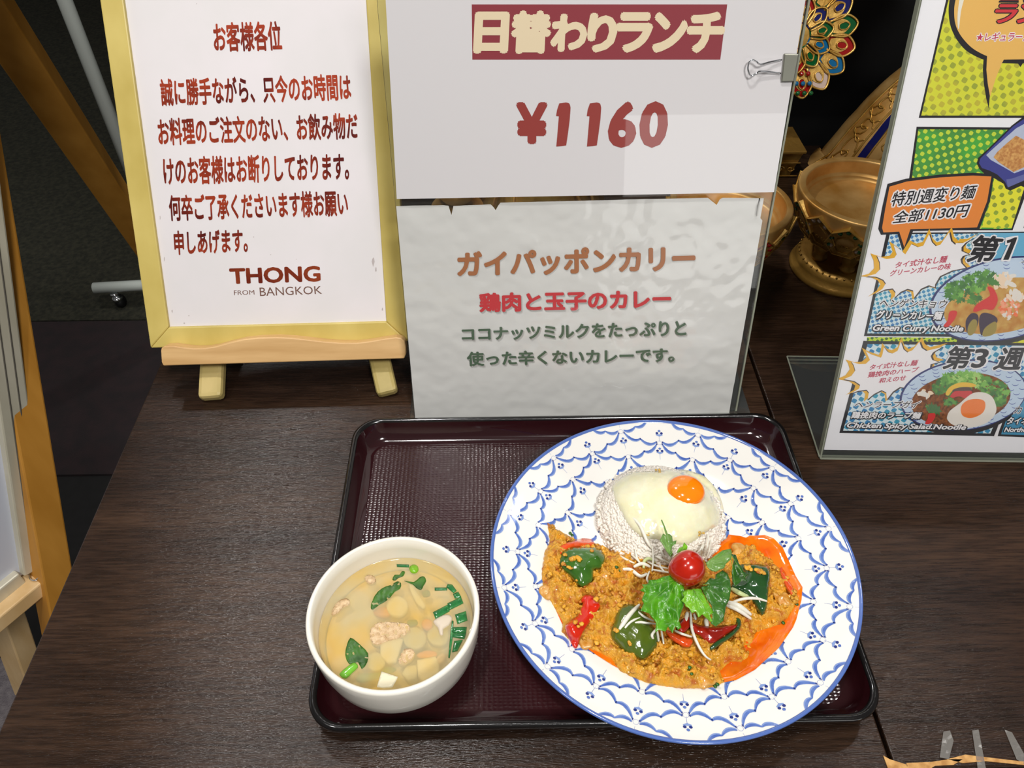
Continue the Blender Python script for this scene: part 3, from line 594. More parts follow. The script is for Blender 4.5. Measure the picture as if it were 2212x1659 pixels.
# menu writing
def tx(s_, quad, lay, fill_, halo=None, off=.01, hoff=.07, sh_=.2, hs=(0, 0)):
    if halo: text(MP, s_, [(x+hs[0], y+hs[1]) for x, y in quad], L0*lay, halo, mp, hoff, sh_)
    text(MP, s_, quad, L0*(lay+1), fill_, mp, off if off > .015 else off+.012, sh_)
tx('タイ式汁なし麺', Z('D',[(678,508),(1350,420),(1335,512),(672,585)]), 7, CR); tx('グリーンカレーの味', Z('D',[(612,612),(1388,515),(1380,600),(600,692)]), 7, CR)
tx('タイ式汁なし麺', Z('E',[(487,352),(1132,283),(1115,362),(478,425)]), 7, CR); tx('鶏挽肉のハーブ', Z('E',[(458,447),(1142,378),(1122,450),(450,527)]), 7, CR); tx('和えのせ', Z('E',[(608,532),(970,488),(960,560),(598,600)]), 7, CR)
tx('ヘンゲンキョウ', Z('D',[(475,975),(1350,985),(1320,1095),(465,1080)]), 13, K, WH, .0, .11); tx('グリーンカレー麺', Z('D',[(432,1122),(1285,1140),(1268,1245),(422,1232)]), 13, WH, K, .034, .15, .2, (.8, .8))
tx('Green Curry Noodle', Z('M',[(402,702),(1022,710),(1018,762),(395,758)]), 13, WH, K, .034, .15, .25, (.8, .8))
tx('第', Z('C',[(770,40),(1250,70),(1150,435),(705,435)]), 13, K, WH, .03, .08); F_(Z('C',[(1265,85),(1390,60),(1450,55),(1450,110),(1330,425),(1205,425),(1205,390),(1300,190),(1262,190)]), 13, WH, 'lettering'); F_(Z('C',[(1285,125),(1345,105),(1400,80),(1434,80),(1420,130),(1310,402),(1232,402),(1345,150),(1290,165)]), 14, K, 'lettering'); tx('週', Z('C',[(1500,390),(2000,60),(1940,440),(1480,440)]), 13, K, WH, .02, .08)
tx('第', Z('F',[(400,95),(775,120),(715,410),(335,408)]), 13, K, WH, .03, .08); tx('3', Z('F',[(745,140),(962,138),(900,392),(712,390)]), 13, K, WH, .03, .09, .1); tx('週', Z('F',[(1085,125),(1430,125),(1400,418),(1000,420)]), 13, K, WH, .03, .08)
tx('ヘンラープガイ', Z('E',[(285,838),(1168,828),(1112,928),(278,918)]), 13, K, WH, .0, .11); tx('鶏挽肉のラープ麺', Z('E',[(238,972),(1175,980),(1158,1068),(226,1062)]), 13, WH, K, .034, .15, .2, (.8, .8))
tx('Chicken Spicy Salad.Noodle', Z('M',[(224,1376),(1042,1392),(1035,1438),(216,1422)]), 13, WH, K, .034, .15, .25, (.8, .8))
tx('カ', Z('F',[(1300,898),(1400,898),(1385,1000),(1275,1000)]), 13, K, WH, .0); tx('タイネ', Z('F',[(1205,1042),(1480,1050),(1465,1145),(1190,1140)]), 13, WH, K, .03, .13); tx('Northern', Z('F',[(1162,1180),(1540,1182),(1530,1242),(1153,1242)]), 13, WH, K, .034, .14, .25)

# ------------------------------------------------------------------ gilded figures behind the signs
def petal(mb, c, ax, ay, n, L_, W_, mi):
    "teardrop feather: raised gold rim, coloured chevron and drop inlay"
    out = [(-.5*W_*.6, 0), (-.5*W_, .45*L_), (-.42*W_, .75*L_), (0, L_), (.42*W_, .75*L_), (.5*W_, .45*L_), (.5*W_*.6, 0)]
    P = lambda x, y, h: c + ax*x + ay*y + n*h
    sp = spline(out, 4)
    v, f = tube([P(x, y, .003) for x, y in sp], .0013, 6); mb.put(v, f, 0)
    pl_ = [(x*.95, y*.97) for x, y in sp]; mb.put([P(x, y, .0015) for x, y in pl_], [list(range(len(pl_)))[::-1]], mi)
    gi = [(x*.66, .05*L_+y*.70) for x, y in sp]; mb.put([P(x, y, .0024) for x, y in gi], [list(range(len(gi)))[::-1]], 0)
    dr = spline([(x*.34, .34*L_+y*.36) for x, y in out], 3, True); mb.put([P(x, y, .0034) for x, y in dr], [list(range(len(dr)))[::-1]], mi)
    v, f = tube([P(x, y, .0036) for x, y in dr], .0008, 5, True); mb.put(v, f, 0)
KY = .935
kn = empty('gilded_tail_figure', (.33, .93, 0), label='gilded fan tail figure with coloured glass inlay on a box plinth behind the price sheet', cat='statue')
C0 = np.array(VY(1722, 78, KY)); nrm = np.array([0, -.9, .43]); ax = np.array([1., 0, 0]); ay = np.cross(nrm, ax)*-1; ay = np.array([0, .43, .9])
RF = .068
v, f = lathe((0, 0, 0), [(.001, -.008), (RF*.8, -.008), (RF*.93, -.004), (RF*.9, 0), (.001, .003)], 48)
add('tail_disc', [C0 + ax*p[0]+ay*p[1]+nrm*p[2] for p in v], f, gold, kn, True)
cols = [g_red, g_grn, g_blu, g_teal, g_wht]
mb = MB(); seq = [2, 4, 1, 5, 3, 1, 2, 4, 1, 5, 3, 1, 2, 5, 1, 3]
seq = [1, 5, 4, 1, 2, 3, 2, 1, 5, 4, 3, 2, 1, 4, 3, 5]
for i in range(16):
    a = 2*math.pi*(i-3.5)/16; rd = ax*math.cos(a)+ay*math.sin(a); tn = -ax*math.sin(a)+ay*math.cos(a); petal(mb, C0+rd*RF*.56, tn, rd, nrm, .033, .0235, {0:5,1:4,2:1,3:2,4:3}.get(-1, seq[i]))
mb.obj('outer_feathers', [gold]+cols, kn, True)
mb = MB()
for i in range(11):
    a = 2*math.pi*(i+.35)/11; rd = ax*math.cos(a)+ay*math.sin(a); tn = -ax*math.sin(a)+ay*math.cos(a); petal(mb, C0+rd*RF*.2+nrm*.002, tn, rd, nrm, .028, .019, [2, 3, 1, 4, 1, 2, 3, 5, 1, 2, 4][i])
mb.obj('inner_feathers', [gold]+cols, kn, True)
mb = MB()
for row, (z_, mi) in enumerate(((.020, 2), (.009, 1), (-.002, 3))):      # rows of small round glass pieces, lower feathers
    for k in range(4):
        p = C0 + ax*(-.008+k*.008+row*.003) - ay*(RF*.62+row*.011) + nrm*.006
        v, f = lathe((0, 0, 0), [(.0001, .002), (.0024, .0016), (.003, 0)], 10); mb.put([p+ax*q_[0]+ay*q_[1]+nrm*q_[2] for q_ in v], f, [1, 4, 2][row])
mb.obj('glass_dots', [gold]+cols, kn, True)
tv, tf = tube([C0-ay*RF*.7-nrm*.012, C0*np.array([1, 1, 0])+np.array([-.02, .0, .04])], [.014, .02], 14); add('stem', tv, tf, gold_d, kn, True)
X1 = G(1744, 327, .04)[0]
y0p, y1p = G(1744, 327, .04)[1], G(1725, 273, .04)[1]
box('plinth_top', X1-.15, X1, y0p, y1p, .036, .040, gold_d, kn, .001)
V = box8(X1-.147, X1-.003, y0p+.003, y1p-.003, .0, .036); V[0] = (X1-.145, y0p+.010, 0); V[1] = (X1-.010, y0p+.010, 0); add('plinth_body', V, BOXF, gold, kn)
box('green_inlay', X1-.12, X1-.030, y0p+.0015, y0p+.0045, .024, .032, g_grn, kn)
mb = MB()
for k in range(9):
    cx_ = X1-.013-k*.013; s_ = 1 if k % 2 else -1
    sp = [(cx_+.005*math.cos(t)*(1-t/9), y0p+.006, .012+s_*.004*math.sin(t)*(1-t/9)) for t in np.linspace(0, 7, 22)]; v, f = tube(sp, .0008, 5); mb.put(v, f)
for z_ in (.0215, .0345, .003): v, f = tube([(X1-.147, y0p+.004, z_), (X1-.003, y0p+.004, z_)], .0011, 6); mb.put(v, f)
mb.obj('scroll_relief', gold, kn, True)

# curved gilded body behind the right bowl
hb = empty('gilded_horn_figure', (.50, .93, 0), label='curved gilded body with raised scrolls and a dark blue stripe behind the offering bowl', cat='statue')
edge = [(.415, .0), (.437, .016), (.460, .062), (.479, .095), (.501, .123), (.535, .155), (.58, .185)]
CP = []; RR = []
for i, (x, z) in enumerate(edge):
    r_ = [.085, .082, .072, .065, .060, .055, .05][i]; j0, j1 = edge[max(0, i-1)], edge[min(6, i+1)]; t = np.array([j1[0]-j0[0], j1[1]-j0[1]]); t /= np.linalg.norm(t); nn = np.array([t[1], -t[0]])
    CP.append(np.array([x+nn[0]*r_, .935, z+nn[1]*r_])); RR.append(r_)
S1 = spline(CP, 6); SR = [float(x) for x in np.array(spline([(r_, 0) for r_ in RR], 6))[:, 0]]
def horn(t, ph, lift=0):        # t 0..1 along, ph angle around, 0 = left edge, 90 = towards viewer
    x = t*(len(S1)-1); i = min(int(x), len(S1)-2); c = S1[i]*(1-(x-i))+S1[i+1]*(x-i); r_ = SR[i]*(1-(x-i))+SR[i+1]*(x-i)
    tg_ = S1[min(i+1, len(S1)-1)]-S1[i]; tg_ /= np.linalg.norm(tg_); left = np.cross(tg_, [0, 1, 0]); left /= np.linalg.norm(left)
    if left[0] > 0: left = -left
    return c + (left*math.cos(R(ph)) + np.array([0, -.8, 0])*math.sin(R(ph)))*(r_+lift)
V = []; F = []; nu, nv = 40, 36
for i in range(nu+1):
    for k in range(nv): V.append(horn(i/nu, 360*k/nv))
for i in range(nu):
    for k in range(nv): F.append([i*nv+k, i*nv+(k+1) % nv, (i+1)*nv+(k+1) % nv, (i+1)*nv+k])
V = [(p[0], min(p[1], .935) if p[2] < .004 else p[1], p[2]) for p in V]
V = [(max(p[0], float(np.interp(p[2], [z for x, z in edge], [x for x, z in edge]))+.002), p[1], max(p[2], .0006)) for p in V]
add('body', V, F, gold_s, hb, True)
mb = MB()
def on_horn(pts, r_=.0011, closed=False):
    sp = spline(pts, 6, closed); v, f = tube([horn(max(0, min(1, a)), b, .0006) for a, b in sp], r_, 5, closed); mb.put(v, f)
for ph in (8, 36, 49, 62, 84): on_horn([(.0, ph), (.3, ph-2), (.6, ph), (1, ph)], .0013)
for t0 in (.12, .24, .37, .5, .63, .76):
    on_horn([(t0, 12), (t0+.04, 18), (t0+.045, 26), (t0, 24), (t0-.02, 17)], .0010, True)
    on_horn([(t0+.06, 32), (t0+.10, 26), (t0+.09, 18), (t0+.05, 16), (t0+.03, 21), (t0+.055, 25)], .0010)
    on_horn([(t0+.01, 11), (t0-.04, 24), (t0-.02, 33)], .0010); on_horn([(t0, 53), (t0+.04, 56), (t0+.02, 60), (t0-.02, 57)], .0010, True); on_horn([(t0+.05, 66), (t0+.08, 74), (t0+.03, 80), (t0, 72)], .0010, True)
mb.obj('scroll_relief', gold, hb, True)
V = []; F = []
for i in range(41):
    for ph in (38.5, 46.5): V.append(horn(i/40, ph, .0012))
F = [[2*i, 2*i+1, 2*i+3, 2*i+2] for i in range(40)]; add('blue_stripe', V, F, g_blu, hb)

def phan(name, c, rr, rb, h, label, seg=14, bare=False):
    e = empty(name, (c[0], c[1], 0), label=label, cat='bowl')
    v, f = lathe((c[0], c[1], 0), [(.001, .0), (rb, .0), (rb*1.03, .004), (rb*1.0, .008), (rb*.94, .010), (rb*.95, .014), (rb*.90, .020), (rb*.80, .022), (.001, .022)], 72); add('base', v, f, gold_d, e, True)
    mb = MB()
    for k in range(40):
        a = 2*math.pi*k/40; v, f = lathe((c[0]+rb*.9*math.cos(a), c[1]+rb*.9*math.sin(a), .0205), [(.0001, .0012), (.0011, .0008), (.0013, 0)], 6); mb.put(v, f)
    mb.obj('bead_ring', gold, e, True, kind='stuff')
    for k in range(6):
        a = 2*math.pi*(k+.25)/6; r0 = rb*.6
        v, f = lathe((c[0]+r0*math.cos(a), c[1]+r0*math.sin(a), .0), [(.0085, .0222), (.0085, .026), (.006, .028), (.008, .033), (.0085, .038), (.006, .041), (.0075, .044), (.0075, h*.56)], 16); add('column', v, f, gold_d, e, True)
    zb = h*.55
    prof = [(.001, zb), (rr*.55, zb), (rr*.80, zb+.006), (rr*.93, h*.72), (rr*.985, h*.86), (rr, h), (rr*.985, h+.0015), (rr*.89, h+.0015), (rr*.88, h-.001), (rr*.86, h-.013), (rr*.82, h-.0150), (rr*.81, h-.019), (rr*.4, h-.0195), (.001, h-.0195)]
    pr2 = []
    for i_, (r0_, z0_) in enumerate(prof):
        if 0 < i_ < len(prof)-1:
            for j_ in (-1, 1): pr2.append((r0_+(prof[i_+j_][0]-r0_)*.12, z0_+(prof[i_+j_][1]-z0_)*.12))
        else: pr2.append((r0_, z0_))
    prof = pr2
    v, f = lathe((c[0], c[1], 0), prof, 96); add('bowl', v, f, gold_s, e, True)
    # overlapping pointed panels with round glass pieces round the outside
    for k in range(seg):
        a = 2*math.pi*(k+.3)/seg; rd = np.array([math.cos(a), math.sin(a), 0]); tn = np.array([-math.sin(a), math.cos(a), 0]); gmat = [g_wht, g_red, g_grn, g_wht, g_grn][k % 5]
        top_ = np.array([c[0], c[1], h-.004]) + rd*(rr*1.005+.001*(k % 2)); low = np.array([c[0], c[1], zb-.002]) + rd*rr*(.74)
        dn = low-top_; Ln = np.linalg.norm(dn); dn /= Ln; nr = np.cross(tn, dn); nr = nr if np.dot(nr, rd) > 0 else -nr
        hw = math.pi*rr/seg*1.25
        out = [(-hw*.75, .25*Ln), (0, .0), (hw*.75, .25*Ln), (hw*1.0, .62*Ln), (hw*.5, .98*Ln), (-hw*.5, .98*Ln), (-hw*1.0, .62*Ln)]
        m2 = MB(); P = lambda x, y, q_: top_+tn*x+dn*y+nr*q_
        n7 = len(out); m2.put([P(x, y, .003) for x, y in out]+[P(x, y, -.002) for x, y in out], [list(range(n7)), list(range(n7, 2*n7))[::-1]]+[[i, (i+1) % n7, (i+1) % n7+n7, i+n7] for i in range(n7)], 0)
        for poly, r_ in ((out, .0009), ([(x*.55, .25*Ln+y*.62) for x, y in out], .0008)):
            v, f = tube([P(x, y, .0034) for x, y in poly], r_, 5, True); m2.put(v, f, 1)
        for (x, y) in ((-hw*.72, .42*Ln), (-hw*.38, .2*Ln), (.0, .1*Ln), (hw*.38, .2*Ln), (hw*.72, .42*Ln), (hw*.75, .68*Ln), (-hw*.75, .68*Ln)):
            v, f = lathe((0, 0, 0), [(.0001, .0018), (.0022, .0014), (.0027, 0)], 10); m2.put([P(x+q_[0], y+q_[1], .0028+q_[2]) for q_ in v], f, 2)
        for sx in (-1, 1):
            v, f = tube([P(sx*hw*.16+hw*.14*math.cos(t)*(1-t/8), .62*Ln+hw*.14*math.sin(t)*(1-t/8), .0036) for t in np.linspace(0, 6.5, 14)], .0008, 5); m2.put(v, f, 1)
        m2.obj('petal_panel', [gold, gold, gmat], e)
    return e
PC = (.384, .700)
phan('offering_bowl', PC, .070, .054, .100, 'gilded pedestal bowl with jewelled panels, standing free between the two signs')
P2 = G(1592, 437, .100)
phan('offering_bowl', (P2[0]-.006, P2[1]), .062, .034, .100, 'gilded pedestal bowl with jewelled panels, mostly hidden behind the crumpled sheet')
# seated gilded figure seen only as a strip of gold between the two sheets
gd = empty('gilded_seated_figure', (.02, .80, 0), label='gilded figure glimpsed through the gap between the two lunch sheets', cat='statue')
v, f = lathe((.045, .80, 0), [(.001, 0), (.075, .0), (.08, .02), (.06, .05), (.05, .09), (.03, .12), (.02, .15), (.026, .17), (.012, .2), (.001, .21)], 40, wob=lambda a, i: .12*math.sin(3*a)); add('body', v, f, gold, gd, True)
mb = MB()
for k in range(14):
    a = 2*math.pi*k/14; v, f = tube([(.045+.078*math.cos(a), .80+.078*math.sin(a), .015), (.045+.064*math.cos(a+.2), .8+.064*math.sin(a+.2), .05), (.045+.04*math.cos(a), .8+.04*math.sin(a), .1)], .002, 6); mb.put(v, f)
mb.obj('drapery_ridges', gold_s, gd, True)
jr = empty('gilded_jar', (-.06, .72, 0), label='small round gold jar glimpsed left of the gap between the sheets', cat='jar')
v, f = lathe((-.045, .72, 0), [(.001, 0), (.022, 0), (.028, .02), (.034, .05), (.028, .075), (.016, .085), (.02, .09), (.001, .10)], 40); add('body', v, f, gold_s, jr, True)

# ------------------------------------------------------------------ floor easel with framed poster, left
fe = empty('floor_easel', (-.62, .42, -.72), label='tall golden plywood floor easel at the left edge of the picture', cat='easel')
A = G(112, 1245, -.3); B_ = G(-22, 500, .1); d = (B_-A); foot = A - d*(.415/.4)
top_ = A + d*2.3
ld = np.array([-.56, -.83, 0.])
beam('leg', foot, top_, (1, -.75, 0), .034, .034, wood_g, fe)
rb = G(430, 700, -.716); rt = G(0, 48, .2); rdv = rt-rb
beam('rear_leg', rb, rt+rdv*.55, (1, .2, 0), .045, .03, wood_g, fe)
fb3 = foot + ld*.42; beam('leg', fb3, fb3 + (top_-foot)*1 - ld*.1, (1, -.75, 0), .034, .034, wood_g, fe)
LR = G(52, 1232, -.3)
LL = LR + ld*.5; sd = np.array([.83, -.56, 0])
beam('ledge', LR+sd*.018, LL+sd*.018, (0, 0, 1), .022, .05, wood_p, fe)
b1 = G(72, 1500, -.70); b2 = G(-22, 1235, -.40)
beam('strut', b1, b2, (1, -.5, 0), .046, .03, wood_p, fe)
po = empty('framed_poster', LR, label='aluminium framed white poster standing on the floor easel ledge', cat='poster frame')
sb = G(68, 1222, -.285); stp = G(-8, 690, .03); sdir = stp-sb; sdir /= np.linalg.norm(sdir)
e1 = sb + sdir*.62
beam('frame_stile', sb, e1, ld, .030, .022, alu, po)
for k in (-.006, .004):
    nn = np.cross(ld, sdir); nn /= np.linalg.norm(nn); nn = nn if nn[1] < 0 else -nn
    tv, tf = tube([sb + nn*.0111 + ld*k, e1 + nn*.0111 + ld*k], .0008, 5); add('groove', tv, tf, mat('groove_dark', (92,88,80), .5), po)
o2 = sb + ld*.45; beam('frame_stile', o2, o2+sdir*.62, ld, .030, .022, alu, po); beam('frame_rail', sb+ld*.016, o2-ld*.016, sdir, .030, .022, alu, po); beam('frame_rail', e1+ld*.016, o2+sdir*.62-ld*.016, sdir, .030, .022, alu, po)
pf = [sb+ld*.012-nn*.0, o2-ld*.012, o2-ld*.012+sdir*.61, sb+ld*.012+sdir*.61]
add('poster_sheet', [p+nn*.002 for p in pf]+[p-nn*.002 for p in pf], BOXF, mat('poster_face', (206,210,222), .3, coat=.4), po)
for pxy in ((56, 1226), (80, 1218)):
    p = G(*pxy, -.285)+nn*.008; v, f = lathe((0, 0, 0), [(.0001, .003), (.003, .0025), (.0045, 0)], 12)
    s2_ = np.cross(nn, [0, 0, 1]); u2_ = np.cross(nn, s2_); add('screw', [p+s2_*q_[0]+u2_*q_[1]+nn*q_[2] for q_ in v], f, chrome, po, True)
hk = [G(*p, -.285)+nn*.012 for p in ((50,1228),(52,1240),(62,1243),(70,1236),(72,1226),(82,1228),(94,1216))]
tv, tf = tube(spline(hk, 4), .0011, 6); add('wire_hook', tv, tf, chrome, po, True)

# ------------------------------------------------------------------ white caster stand far left
cs_ = empty('rolling_stand', (-.81, 1.553, -.713), label='white tubular stand on casters behind the yellow framed notice', cat='stand')
pb = G(378, 612, -.655)
v, f = tube([(pb[0], pb[1], -.66), (pb[0], pb[1], .95)], .014, 16); add('pole', v, f, white_p, cs_, True)
fl_, = [G(203, 622, -.655)]
v, f = tube([fl_, (pb[0], pb[1], -.655)] + [(pb[0]+.25, pb[1], -.655)], .0135, 14); add('foot_tube', v, f, white_p, cs_, True)
v, f = tube([(pb[0], pb[1]-.0, -.655), (pb[0], pb[1]+.3, -.655)], .0125, 12); add('foot_tube', v, f, white_p, cs_, True)
for (cx_, cy_) in ((G(240, 622, -.655)[0], fl_[1]), (pb[0]+.22, pb[1]), (pb[0], pb[1]+.28)):
    v, f = lathe((cx_, cy_, -.669), [(.001, -.012), (.009, -.012), (.011, -.004), (.007, 0), (.001, 0)], 14); m2 = MB(); m2.put(v, f)
    k0 = m2.obj('caster_stem', chrome, cs_, True)
    v, f = lathe((0, 0, 0), [(.001, -.011), (.012, -.010), (.0155, -.005), (.0160, .005), (.012, .010), (.001, .011)], 24)
    add('caster_wheel', [(cx_+.008+q_[2]*.9, cy_+q_[0], -.697+q_[1]) for q_ in v], f, black, cs_, True)
    v, f = lathe((0, 0, 0), [(.001, .013), (.008, .012), (.014, .006), (.0165, -.002), (.015, -.008)], 20)
    add('caster_hood', [(cx_+.006-q_[0]*.0+q_[1]*.75, cy_+q_[0]*.9-.004, -.692+abs(q_[2])*.9+.004) for q_ in v], f, chrome, cs_, True)

# ------------------------------------------------------------------ tray
def rrect(x0, x1, y0, y1, r, n=10):
    out = []
    for cx_, cy_, a0 in ((x1-r, y1-r, 0), (x0+r, y1-r, 90), (x0+r, y0+r, 180), (x1-r, y0+r, 270)):
        for i in range(n+1): a = R(a0+90*i/n); out.append((cx_+r*math.cos(a), cy_+r*math.sin(a)))
    return out
tx0, tx1, ty0, ty1 = -.1305, .2485, .1915, .4625
tr = empty('serving_tray', ((tx0+tx1)/2, (ty0+ty1)/2, 0), label='dark maroon lacquer tray with a raised black rim under the lunch', cat='tray')
def sweep(prof, name, m_, base_shape=(0, 0)):
    V = []; F = []; n = None
    for d_, z_ in prof:
        s_ = .003*(z_/.02)                     # walls flare outwards a little towards the top
        ring = rrect(tx0+d_, tx1-d_, ty0+d_, ty1-d_, max(.004, .024-d_*.6)); n = len(ring); V += [(x, y, z_) for x, y in ring]
    for i in range(len(prof)-1):
        for k in range(n): F.append([i*n+k, i*n+(k+1) % n, (i+1)*n+(k+1) % n, (i+1)*n+k])
    return V, F, n
V, F, n_ = sweep([(.012, .0006), (.007, .001), (.004, .006), (.0012, .0165), (.0, .018), (.0002, .0205), (.002, .0218), (.0042, .0213), (.0050, .0195)], 'rim', lacq_b); add('rim', V, F, lacq_b, tr, True)
V, F, n_ = sweep([(.0050, .0195), (.0065, .016), (.0105, .0075), (.014, .0048), (.018, .0042)], 'wall', lacq); add('inner_wall', V, F, lacq, tr, True)
V, F, n_ = sweep([(.018, .0042), (.012, .0006)], 'floor', lacq_t); k = len(V)//2
add('tray_floor', V, [list(range(k)), list(range(2*k-1, k-1, -1))]+[[i, i+k, (i+1) % k+k, (i+1) % k] for i in range(k)], lacq_t, tr)

# ------------------------------------------------------------------ plate with painted pattern
PX, PY, PR = .1245, .3090, .1345
pprof = [(0, .0105), (.066, .0105), (.078, .0120), (.087, .0170), (.096, .0225), (.106, .0250), (.120, .0285), (.130, .0318), (.1335, .0335)]
def zplate(r): return np.interp(r, [a for a, b in pprof], [b for a, b in pprof])
pe = empty('curry_plate', (PX, PY, .0042), label='large white plate painted with a blue scallop lattice, holding the curry', cat='plate')
v, f = lathe((PX, PY, 0), [(.0005, .0044), (.068, .0044), (.070, .0048), (.074, .0048), (.080, .0068), (.100, .0165), (.120, .0245), (.1335, .0312), (.1345, .0325), (.1342, .0338)]+[(a, b) for a, b in pprof[::-1]][0:8]+[(.04, .0105), (.0005, .0105)], 160); add('plate_body', v, f, porc, pe, True)
v, f = lathe((PX, PY, 0), [(.1345, .0318), (.1349, .0328), (.1344, .0342), (.1330, .03385), (.1322, .0331)], 160)
add('blue_rim_line', v, [x for x in f if len(x) == 4], mat('rim_blue', (84,112,180), .12, coat=.5), pe, True)
LR_ = MB()
def onplate(r, a, h=.00015): return np.array([PX+r*math.cos(a), PY+r*math.sin(a), float(zplate(r))+h])
def ribbon(pts, wds, mi, h):
    "pts in plate polar plane x,y"
    P = [np.array(p) for p in pts]; V = []; 
    for i, p in enumerate(P):
        t = P[min(i+1, len(P)-1)]-P[max(i-1, 0)]; t = t/(np.linalg.norm(t)+1e-12); nn_ = np.array([-t[1], t[0]])
        for s_ in (1, 0, -1):
            q_ = p+nn_*wds[i]*s_; r_ = np.hypot(*q_); V.append((PX+q_[0], PY+q_[1], float(zplate(r_))+h))
    F = [[3*i+k, 3*i+1+k, 3*i+4+k, 3*i+3+k] for i in range(len(P)-1) for k in (0, 1)]; LR_.put(V, F, mi)
rings = [(.1266, 10.4), (.1146, 25.4), (.1035, 10.4), (.0885, 25.4), (.074, 10.4), (.060, 25.4)]
pol = lambda r, a: np.array([r*math.cos(R(a)), r*math.sin(R(a))])
rp = random.Random(3)
def stroke(A_, B2):
    "two joined scallops from node A to node B bulging towards the plate centre"
    d_ = (B2-A_)/np.linalg.norm(B2-A_); A1 = A_+d_*.0026; B1 = B2-d_*.0026; M_ = (A1+B1)/2 - (A1+B1)/np.linalg.norm(A1+B1)*.0012
    for a_, b_ in ((A1, M_), (M_, B1)):
        mid = (a_+b_)/2; inn = -mid/np.linalg.norm(mid); L_ = np.linalg.norm(b_-a_); ctrl = mid + inn*L_*.50
        pts = [(1-t)**2*a_+2*t*(1-t)*ctrl+t*t*b_ for t in np.linspace(0, 1, 15)]
        wds = [max(.00030, .00145*math.sin(math.pi*min(1, .12+t*.8))**.8)*rp.uniform(.92, 1.08) for t in np.linspace(0, 1, 15)]
        if rp.random() < .5: wds = wds[::-1]
        w0 = rp.random(); ribbon(pts, wds, 0, .00022); ribbon([p*1.0035 for p in pts], [x*.62 for x in wds], 1, .00027)
        for e_ in (a_, b_): ribbon([e_-inn*.0007, e_+inn*.0009], [.0002, .00055], 2, .00032)
for i in range(5):
    r0, a0 = rings[i]; r1, a1 = rings[i+1]
    for k in range(12):
        A_ = pol(r0, a0+30*k); stroke(A_, pol(r1, a0+30*k+15)); stroke(A_, pol(r1, a0+30*k-15))
        c_ = A_; circ = [c_+.0019*np.array([math.cos(t), math.sin(t)]) for t in np.linspace(0, 2*math.pi, 13)]; ribbon(circ, [.00009]*13, 1, .00012)
        # clover motif on the axis between two nodes of this ring
        for rm in ([(r0+.003)] if i else [.1225, ]):
            am = a0+15+30*k; c_ = pol(rm, am); ra = -c_/np.linalg.norm(c_); ta = np.array([-ra[1], ra[0]])
            for s_, dd in ((0, 1), (-1, 0), (1, 0)):
                p = c_ + ta*s_*.0019 - ra*.0006 if dd == 0 else c_ - ra*.0026
                ribbon([p-ta*.0011, p, p+ta*.0011], [.0005, .0011, .0005], 2 if s_ else 1, .0003)
            ribbon([c_-ta*.0028+ra*.0007, c_+ra*.0013, c_+ta*.0028+ra*.0007], [.0004, .0010, .0004], 0, .00025)
            ribbon([c_+ra*.001, c_+ra*.0072], [.00012, .00008], 1, .0002)
for k in range(12):                                   # outermost scallops running off the rim
    A_ = pol(.1266, 10.4+30*k)
    for s_ in (-1, 1):
        E_ = pol(.1335, 10.4+30*k+s_*10.5); ctrl = (A_+E_)/2-(A_+E_)/np.linalg.norm(A_+E_)*.0030; d_ = (E_-A_)/np.linalg.norm(E_-A_); A1 = A_+d_*.0026
        mid = (A1+E_)/2*.995
        for a_, b_ in ((A1, mid), (mid, E_)):
            cc = (a_+b_)/2*.968; ribbon([(1-t)**2*a_+2*t*(1-t)*cc+t*t*b_ for t in np.linspace(0, 1, 8)], [.0005, .0010, .0013, .0014, .0014, .0012, .0009, .0005], 0, .00022); ribbon([((1-t)**2*a_+2*t*(1-t)*cc+t*t*b_)*1.0035 for t in np.linspace(0, 1, 8)], [.0003, .0006, .0008, .0009, .0009, .0008, .0006, .0003], 1, .00027)
    for (sx) in (0,):
        p = pol(.1312, 10.4+30*k); ribbon([p*.99, p*1.008], [.00008, .00008], 1, .00012)
LR_.obj('painted_lattice', [ink_l, ink_m, ink_d], pe)

# ------------------------------------------------------------------ food height map (metres above the table)
massP = [(1182,1136),(1202,1143),(1231,1149),(1257,1158),(1284,1160),(1304,1167),(1320,1176),(1347,1172),(1365,1180),(1400,1195),(1450,1205),(1520,1200),(1560,1190),(1581,1178),(1593,1167),(1612,1164),(1632,1168),(1651,1187),(1669,1201),(1687,1223),(1703,1250),(1718,1275),(1724,1300),(1705,1330),(1692,1345),(1660,1350),(1637,1357),(1626,1390),(1618,1418),(1600,1424),(1581,1422),(1558,1445),(1563,1475),(1540,1488),(1513,1490),(1468,1490),(1400,1479),(1371,1468),(1340,1452),(1320,1422),(1290,1408),(1262,1400),(1245,1392),(1225,1384),(1213,1370),(1216,1350),(1200,1320),(1188,1300),(1173,1272),(1170,1245),(1172,1227),(1177,1194),(1188,1172)]
oilP = [(1571,1160),(1575,1151),(1600,1154),(1613,1158),(1622,1153),(1651,1158),(1669,1169),(1687,1190),(1702,1223),(1714,1254),(1727,1281),(1725,1308),(1714,1350),(1707,1366),(1678,1408),(1626,1456),(1585,1479),(1513,1491),(1468,1492),(1400,1482),(1371,1471),(1323,1447),(1275,1417),(1240,1392),(1213,1360),(1188,1302),(1172,1262),(1178,1200),(1300,1190),(1500,1200)]
massW = [G(x, y, .020)[:2] for x, y in massP]; oilW = [G(x, y, .0145)[:2] for x, y in oilP]
RC = G(1424, 1122, .012)[:2]; RRad, RHt = .0500, .029
gx = np.arange(-.02, .28, .0006); gy = np.arange(.16, .46, .0006); GX, GY = np.meshgrid(gx, gy)
rr_ = np.hypot(GX-PX, GY-PY); ZP = np.interp(rr_, [a for a, b in pprof], [b for a, b in pprof]); DM = polydist(GX, GY, massW)
